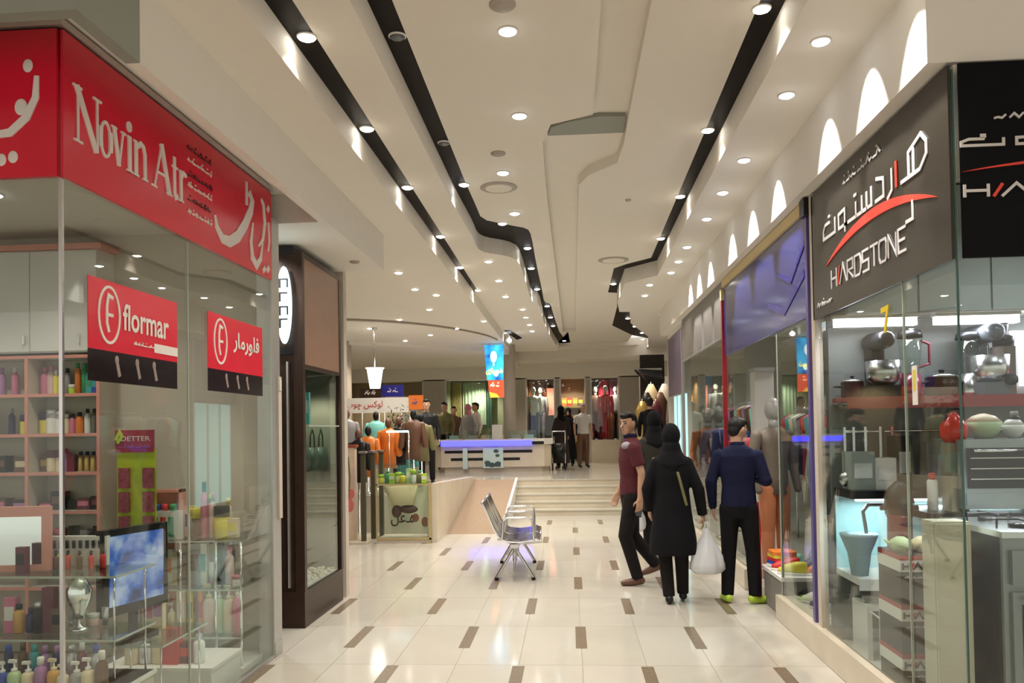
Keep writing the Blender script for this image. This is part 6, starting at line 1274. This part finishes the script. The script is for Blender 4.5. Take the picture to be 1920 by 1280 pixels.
def person(label, x, y, z, H, rz, top, bottom, legs=None, arms=None, head=(0, 0), hairm=None, scarf=None, coat=None, sleeves='long', shoes=None, near=True, fem=False, group=None, extra=None, fy=(0, 0)):
    s = H/1.75; t = thing('person', label, 'person', (x, y, z), rz, group)
    legs = legs or [((-0.10, 0.02, 0.48), (-0.11, -0.02, 0.09)), ((0.10, 0.02, 0.48), (0.11, -0.02, 0.09))]
    arms = arms or [((-0.24, -0.03, 1.15), (-0.25, 0.04, 0.90)), ((0.24, -0.03, 1.15), (0.25, 0.04, 0.90))]
    S = lambda p: V(p)*s
    sh = 0.175 if not fem else 0.155; hipw = 0.085
    # body, one surface
    b = B()
    hy, hp = head
    hr = Matrix.Rotation(hy, 3, 'Z') @ Matrix.Rotation(hp, 3, 'X'); hc = V((0, 0.02, 1.625))
    hd = lambda p: (hc+hr @ V(p))*s
    b.ball(hc*s, V((0.073, 0.090, 0.095))*s, 20, 14, rot=hr); b.ball(hd((0, -0.01, 0.03)), V((0.076, 0.09, 0.085))*s, 20, 12, rot=hr)
    b.ball(hd((0, 0.035, -0.065)), V((0.050, 0.052, 0.050))*s, 14, 10, rot=hr)          # jaw
    b.cap(hd((0, 0.085, 0.015)), hd((0, 0.108, -0.022)), 0.010*s, 0.014*s, 8, round_=True)  # nose
    b.ball(hd((0, 0.080, -0.055)), V((0.022, 0.012, 0.010))*s, 8, 6, rot=hr)
    for k in (-1, 1):
        b.ball(hd((k*0.076, -0.005, 0.0)), V((0.010, 0.020, 0.030))*s, 8, 6, rot=hr)
        b.ball(hd((k*0.032, 0.078, 0.032)), V((0.022, 0.012, 0.008))*s, 8, 6, rot=hr)
    b.cap(S((0, -0.01, 1.42)), (hc+hr @ V((0, -0.01, -0.05)))*s, 0.056*s, 0.050*s, 12, round_=True)
    tw = 1.0 if not fem else 0.92
    b.loft([(S((0, 0, 0.86)), 0.145*s*tw, 0.095*s), (S((0, 0, 0.98)), 0.14*s*tw, 0.095*s), (S((0, 0, 1.10)), 0.125*s*tw, 0.088*s), (S((0, 0.005, 1.25)), 0.150*s*tw, 0.10*s), (S((0, 0, 1.38)), 0.160*s*tw, 0.09*s), (S((0, -0.005, 1.45)), 0.11*s*tw, 0.065*s), (S((0, -0.005, 1.49)), 0.055*s, 0.05*s)], 20)
    for (kn, an), k in zip(legs, (-1, 1)):
        hip = S((k*hipw, 0, 0.90)); kn = S(kn); an = S(an)
        b.cap(hip, kn, 0.082*s, 0.055*s, 12, round_=True); b.cap(kn, an, 0.054*s, 0.035*s, 12, round_=True)
    for (el, wr), k in zip(arms, (-1, 1)):
        shd = S((k*sh, 0, 1.385)); el = S(el); wr = S(wr)
        b.ball(shd, 0.048*s, 10, 8); b.cap(shd, el, 0.047*s, 0.038*s, 10, round_=True); b.cap(el, wr, 0.037*s, 0.026*s, 10, round_=True)
        d = (wr-el).normalized(); hand(b, wr, d, V((-k, 0.3, 0)) if abs(d.z) > 0.5 else V((0, 0, 1)), s)
    remeshed(b, 'body', M['skin'], t, (0.0065 if near else 0.012)*max(s, 0.9), 2)
    # shirt
    if top:
        b = B(); g = 0.016
        b.loft([(S((0, 0, 0.90)), (0.150*tw+g)*s, (0.10+g)*s), (S((0, 0, 1.0)), (0.145*tw+g)*s, (0.10+g)*s), (S((0, 0, 1.10)), (0.135*tw+g)*s, (0.094+g)*s), (S((0, 0.005, 1.25)), (0.155*tw+g)*s, (0.105+g)*s), (S((0, 0, 1.38)), (0.165*tw+g)*s, (0.095+g)*s), (S((0, -0.005, 1.445)), (0.12*tw+g)*s, (0.07+g)*s), (S((0, -0.005, 1.49)), 0.066*s, 0.062*s)], 24)
        for (el, wr), k in zip(arms, (-1, 1)):
            shd = S((k*sh, 0, 1.382)); el = S(el); wr = S(wr); b.ball(shd, (0.047+g)*s, 12, 8)
            if sleeves == 'long': b.cap(shd, el, (0.047+g)*s, (0.038+g)*s, 12, round_=True); b.cap(el, wr-(wr-el)*0.05, (0.042+g)*s, (0.030+g*0.6)*s, 12, round_=True)
            else: b.cap(shd, shd+(el-shd)*0.72, (0.052+g)*s, (0.048+g)*s, 12)
        remeshed(b, 'shirt', top, t, 0.009 if near else 0.015, 3)
    # trousers
    if bottom:
        b = B(); g = 0.012
        b.loft([(S((0, 0, 0.80)), 0.145*s, 0.10*s), (S((0, 0, 0.88)), 0.158*s*tw, 0.112*s), (S((0, 0, 0.99)), 0.152*s*tw, 0.108*s)], 20)
        for (kn, an), k in zip(legs, (-1, 1)):
            hip = S((k*hipw, 0, 0.88)); kn = S(kn); an = S(an)+V((0, 0, -0.02*s))
            b.cap(hip, kn, (0.086+g)*s, (0.058+g)*s, 14, round_=True); b.cap(kn, an, (0.058+g)*s, (0.046+g)*s, 14)
        remeshed(b, 'trousers', bottom, t, 0.009 if near else 0.015, 2)
    for i, ((kn, an), k) in enumerate(zip(legs, (-1, 1))):
        an = S(an); lift = an.z-0.09*s; pit = -lift*2.6/s if lift > 0.02 else 0
        toe = 0.15*s; b = B(); fr = Matrix.Rotation(fy[i], 3, 'Z') @ Matrix.Rotation(pit, 3, 'X'); f0 = an+V((0, 0, -0.03*s))
        P = lambda p: f0+fr @ (V(p)*s)
        b.cap(P((0, -0.035, -0.012)), P((0, 0.08, -0.025)), 0.040*s, 0.038*s, 12, round_=True); b.cap(P((0, 0.08, -0.025)), P((0, 0.15, -0.032)), 0.038*s, 0.028*s, 12, round_=True); b.cap(P((0, -0.02, 0)), P((0, -0.01, 0.04)), 0.036*s, 0.035*s, 12)
        o = remeshed(b, 'shoe', shoes or M['blackp'], t, 0.008, 1)
        zmin = min(v.co.z for v in o.data.vertices)
        for v in o.data.vertices:
            if lift <= 0.02 and v.co.z < 0.004: v.co.z = 0.0
            elif v.co.z < 0: v.co.z = 0.0
    if hairm:
        b = B(); b.ball(hd((0, -0.022, 0.035)), V((0.081, 0.088, 0.088))*s, 18, 12, rot=hr); b.ball(hd((0, 0.02, 0.085)), V((0.066, 0.075, 0.040))*s, 16, 8, rot=hr); b.ball(hd((0, -0.045, -0.015)), V((0.070, 0.055, 0.07))*s, 14, 8, rot=hr)
        remeshed(b, 'hair', hairm, t, 0.008, 1)
    if scarf:
        b = B(); b.ball(hd((0, -0.015, 0.02)), V((0.092, 0.108, 0.122))*s, 20, 14, rot=hr)
        b.loft([(S((0, -0.03, 1.30)), 0.05*s, 0.10*s), (S((0, -0.025, 1.36)), 0.15*s, 0.118*s), (S((0, -0.02, 1.43)), 0.135*s, 0.10*s), (S((0, -0.01, 1.49)), 0.10*s, 0.09*s), (S((0, 0, 1.56)), 0.086*s, 0.096*s)], 20)
        remeshed(b, 'headscarf', scarf, t, 0.009, 3)
    if coat:
        cmx, zc, wid = coat; b = B(); g = 0.03
        b.loft([(S((0, 0, zc)), wid*s, wid*0.72*s), (S((0, 0, zc+0.15)), wid*0.97*s, wid*0.70*s), (S((0, 0, 0.90)), 0.185*s, 0.135*s), (S((0, 0, 1.10)), 0.165*s, 0.12*s), (S((0, 0, 1.28)), 0.18*s, 0.13*s), (S((0, 0, 1.40)), 0.185*s, 0.11*s), (S((0, 0, 1.47)), 0.10*s, 0.08*s)], 28)
        for (el, wr), k in zip(arms, (-1, 1)):
            shd = S((k*(sh-0.01), 0, 1.37)); el = S(el); wr = S(wr); b.ball(shd, 0.066*s, 12, 8); b.cap(shd, el, 0.064*s, 0.056*s, 12, round_=True); b.cap(el, wr, 0.060*s, 0.048*s, 12)
        remeshed(b, 'coat', cmx, t, 0.010 if near else 0.016, 3)
    if extra: extra(t, s, hd, hr)
    return t
cloth_navy = cm('cloth_navy', (0.006, 0.008, 0.035), 0.85, noise=0.15, scale=30); cloth_black = cm('cloth_black', (0.004, 0.004, 0.006), 0.9, noise=0.15, scale=30)
cloth_maroon = cm('cloth_maroon', (0.075, 0.005, 0.012), 0.85, noise=0.12, scale=30); cloth_dark = cm('cloth_dark_trousers', (0.009, 0.007, 0.007), 0.9, noise=0.15, scale=30)
cloth_olive = cm('cloth_dark_olive', (0.035, 0.034, 0.028), 0.9, noise=0.15, scale=30)
def eyes(t, s, hd, hr):
    q = B()
    for k in (-1, 1): q.ball(hd((k*0.030, 0.079, 0.010)), V((0.012, 0.010, 0.007))*s, 8, 6, rot=hr)
    q.build('eye', M['blackp'], t)
    q = B()
    for k in (-1, 1): q.cap(hd((k*0.016, 0.090, 0.034)), hd((k*0.048, 0.080, 0.036)), 0.005*s, 0.004*s, 6, round_=True)
    q.build('eyebrow', M['hair'], t)
    q = B(); q.ball(hd((0, 0.088, -0.055)), V((0.020, 0.007, 0.005))*s, 8, 6, rot=hr); q.build('mouth', cm('lips', (0.35, 0.12, 0.10), 0.5), t)
def maroon_extra(t, s, hd, hr):
    eyes(t, s, hd, hr)
    q = B(); q.ball((-0.085*s, 0.050*s, 1.40*s), V((0.075, 0.062, 0.045))*s, 14, 8); q.build('white_yoke', cm('yoke_white', (0.30, 0.28, 0.32), 0.8), t)
    q = B(); q.lathe([(0.066*s, 1.47*s), (0.072*s, 1.50*s), (0.060*s, 1.525*s)], (0, 0.0, 0), seg=18); q.build('collar', cloth_navy, t)
px, py = 0.60, 8.05
person('man in a maroon short sleeved polo walking with his head turned back', px, py, 0, 1.71, math.radians(97), cloth_maroon, cloth_dark,
       legs=[((-0.09, 0.09, 0.50), (-0.10, -0.03, 0.09)), ((0.08, -0.02, 0.48), (0.09, -0.26, 0.19))],
       arms=[((-0.22, -0.06, 1.13), (-0.22, -0.04, 0.87)), ((0.22, 0.0, 1.13), (0.22, 0.10, 0.90))], head=(math.radians(38), -0.12), hairm=M['hair'], sleeves='short', shoes=cc('brown'), extra=maroon_extra)
ph = thing('phone', 'dark phone in the hand of the man in maroon', 'phone', (0, 0, 0))
def local_to(x, y, z, rz, p): c, s_ = math.cos(rz), math.sin(rz); return (x+p[0]*c-p[1]*s_, y+p[0]*s_+p[1]*c, z+p[2])
ph.location = local_to(px, py, 0, math.radians(97), (-0.20, -0.03, 0.735)); ph.rotation_euler = (0.2, 0, math.radians(97))
q = B(); q.bbox((0, 0, 0), (0.012, 0.06, 0.11)); q.build('body', M['blackp'], ph); q = B(); q.box(-0.0075, -0.006, -0.025, 0.025, -0.045, 0.045); q.build('screen', M['off'], ph)
def strap_extra(t, s, hd, hr):
    q = B(); pts = [(0.05, -0.145, 1.28), (0.07, -0.165, 1.20), (0.10, -0.16, 1.08), (0.125, -0.155, 0.98)]
    q.tube([V(p)*s for p in pts], 0.014*s, 8); q.build('bag_strap', cc('olive'), t)
wx, wy = 0.89, 7.16
person('woman seen from behind in a long black coat and headscarf', wx, wy, 0, 1.57, math.radians(-4), None, cloth_dark,
       legs=[((-0.08, 0.03, 0.47), (-0.05, -0.03, 0.09)), ((0.08, 0.02, 0.48), (0.09, 0.10, 0.10))],
       arms=[((-0.24, -0.01, 1.13), (-0.22, 0.08, 0.90)), ((0.25, -0.03, 1.12), (0.29, 0.02, 0.86))], head=(0, 0.0), scarf=cloth_black, coat=(cloth_black, 0.48, 0.235), fem=True, shoes=M['blackp'], extra=strap_extra)
def navy_extra(t, s, hd, hr):
    q = B(); q.tube([V((0.160, -0.01, 0.93))*s, V((0.176, 0.0, 0.70))*s, V((0.172, 0.02, 0.48))*s, V((0.174, 0.0, 0.28))*s, V((0.170, -0.02, 0.08))*s], 0.021*s, 8); q.build('red_side_stripe', cm('stripe_red', (0.40, 0.015, 0.02), 0.7), t)
    q = B(); q.lathe([(0.066*s, 1.47*s), (0.070*s, 1.50*s), (0.060*s, 1.515*s)], (0, 0, 0), seg=18); q.build('collar', cloth_navy, t)
nx, ny = 1.47, 7.18
person('man seen from behind in a navy sweatshirt and black trousers with a red stripe', nx, ny, 0, 1.63, math.radians(-12), cloth_navy, cm('cloth_black_track', (0.004, 0.004, 0.005), 0.85),
       legs=[((-0.10, 0.02, 0.48), (-0.12, -0.02, 0.09)), ((0.12, 0.02, 0.48), (0.13, -0.02, 0.09))],
       arms=[((-0.25, -0.03, 1.14), (-0.24, 0.03, 0.89)), ((0.25, -0.04, 1.15), (0.15, 0.20, 1.16))], head=(math.radians(-42), -0.35), hairm=M['hair'], shoes=cc('lime'), extra=navy_extra, fy=(0.35, -0.95))
person('person in a dark olive coat walking beyond the woman in black', 1.02, 9.8, 0, 1.74, math.radians(10), None, cloth_dark,
       legs=[((-0.09, 0.05, 0.48), (-0.09, 0.02, 0.09)), ((0.10, 0.02, 0.48), (0.11, -0.16, 0.15))], head=(0, 0), scarf=cloth_black, coat=(cloth_olive, 0.55, 0.21), fem=True, near=False)
def plastic_bag(x, y, zb, lab, w=0.17, h=0.40):
    t = thing('plastic_bag', lab, 'bag', (x, y, zb)); rr = random.Random(int(x*100)); n = 28; b = B(); rings = []
    prof = [(0.10, 0.0), (0.75, 0.02), (0.98, 0.10), (1.0, 0.22), (0.88, 0.40), (0.62, 0.60), (0.35, 0.80), (0.12, 1.0)]
    vs = []; ph = [rr.uniform(0, 6.28) for _ in range(5)]
    for (r, zz) in prof:
        for k in range(n):
            a = 2*PI*k/n; f = 1+0.07*math.sin(5*a+ph[0]+zz*3)+0.05*math.sin(9*a+ph[1]-zz*5)
            vs.append((r*w*0.62*f*math.cos(a), r*w*0.42*f*math.sin(a), zz*h))
    fs = [(j*n+k, j*n+(k+1) % n, (j+1)*n+(k+1) % n, (j+1)*n+k) for j in range(len(prof)-1) for k in range(n)]+[tuple(range(n))[::-1]]
    b._add(vs, fs, 0, True); b.build('sack', cm('bag_plastic', (0.72, 0.75, 0.80), 0.35, noise=0.03, alpha=0.9), t)
    q = B(); q.tube([(-0.015, 0, h*0.97), (-0.01, 0, h*1.12), (0.012, 0, h*1.12), (0.016, 0, h*0.97)], 0.007, 6); q.build('handle', cm('bag_plastic', (0.72, 0.75, 0.80)), t)
plastic_bag(wx+0.285, wy-0.03, 0.26, 'full white plastic bag held by the woman in black', 0.24, 0.40)
plastic_bag(0.74, 9.70, 0.30, 'white plastic bag carried by the person in the dark olive coat', 0.24, 0.45)
# people on the upper level
def far(label, u, Y, H, rz, top, bottom, **k):
    return person(label, xu(u, Y), Y, ZU, H, rz, top, bottom, near=False, **k)
shirtw = cm('cloth_white_shirt', (0.62, 0.60, 0.60), 0.8); 
far('grey haired man in a white shirt standing on the upper level', 1093, 20.0, 1.58, math.radians(200), shirtw, cc('brown'), hairm=cc('grey'), sleeves='short')
far('woman in a long black robe near the far doorway', 1066, 20.8, 1.5, math.radians(170), None, cloth_dark, scarf=cloth_black, coat=(cloth_black, 0.2, 0.25), fem=True)
far('woman in a black robe beside the glowing counter', 1052, 19.5, 1.52, math.radians(30), None, cloth_dark, scarf=cloth_black, coat=(cm('cloth_brownblack', (0.03, 0.022, 0.02), 0.9), 0.15, 0.26), fem=True)
far('dark haired man in a green shirt behind the glowing counter', 834, 19.9, 1.68, math.radians(160), cc('olive'), cloth_dark, hairm=M['hair'])
far('man in a brown shirt behind the counter, left of the pink scarf', 851, 20.9, 1.6, math.radians(200), cc('brown'), cloth_dark, hairm=M['hair'])
far('woman with a pink scarf behind the glowing counter', 878, 20.2, 1.62, math.radians(150), None, cloth_dark, scarf=cc('pink'), coat=(cc('grey'), 0.5, 0.22), fem=True)
far('person in a white top talking behind the glowing counter', 893, 20.6, 1.68, math.radians(120), shirtw, cloth_dark, hairm=M['hair'])
far('shopkeeper in a dark shirt among the left stands', 800, 14.6, 1.55, math.radians(190), cc('black'), cloth_dark, hairm=M['hair'])
far('dark figure looking into the far right shop', 1219, 15.8, 1.55, math.radians(-20), cloth_black, cloth_dark, hairm=M['hair'])
# pushchair by the dark woman
px = xu(1047, 18.75); t = thing('pushchair', 'dark folding pushchair beside the glowing counter', 'pushchair', (px, 18.75, ZU))
q = B(); q.loft([((0, 0, 0.28), 0.14, 0.18), ((0, 0, 0.45), 0.17, 0.2), ((0, 0.06, 0.62), 0.15, 0.14)], 14); q.build('seat', M['blackp'], t)
q = B(); q.tube([(-0.15, -0.15, 0.1), (-0.15, 0.2, 0.9)], 0.012); q.tube([(0.15, -0.15, 0.1), (0.15, 0.2, 0.9)], 0.012); q.tube([(-0.15, 0.2, 0.9), (0.15, 0.2, 0.9)], 0.015); q.build('frame', M['steel'], t)
for (x, y) in ((-0.15, -0.15), (0.15, -0.15), (-0.15, 0.2), (0.15, 0.2)):
    q = B(); q.cap((x-0.015, y, 0.08), (x+0.015, y, 0.08), 0.08, seg=16); q.build('wheel', M['blackp'], t)
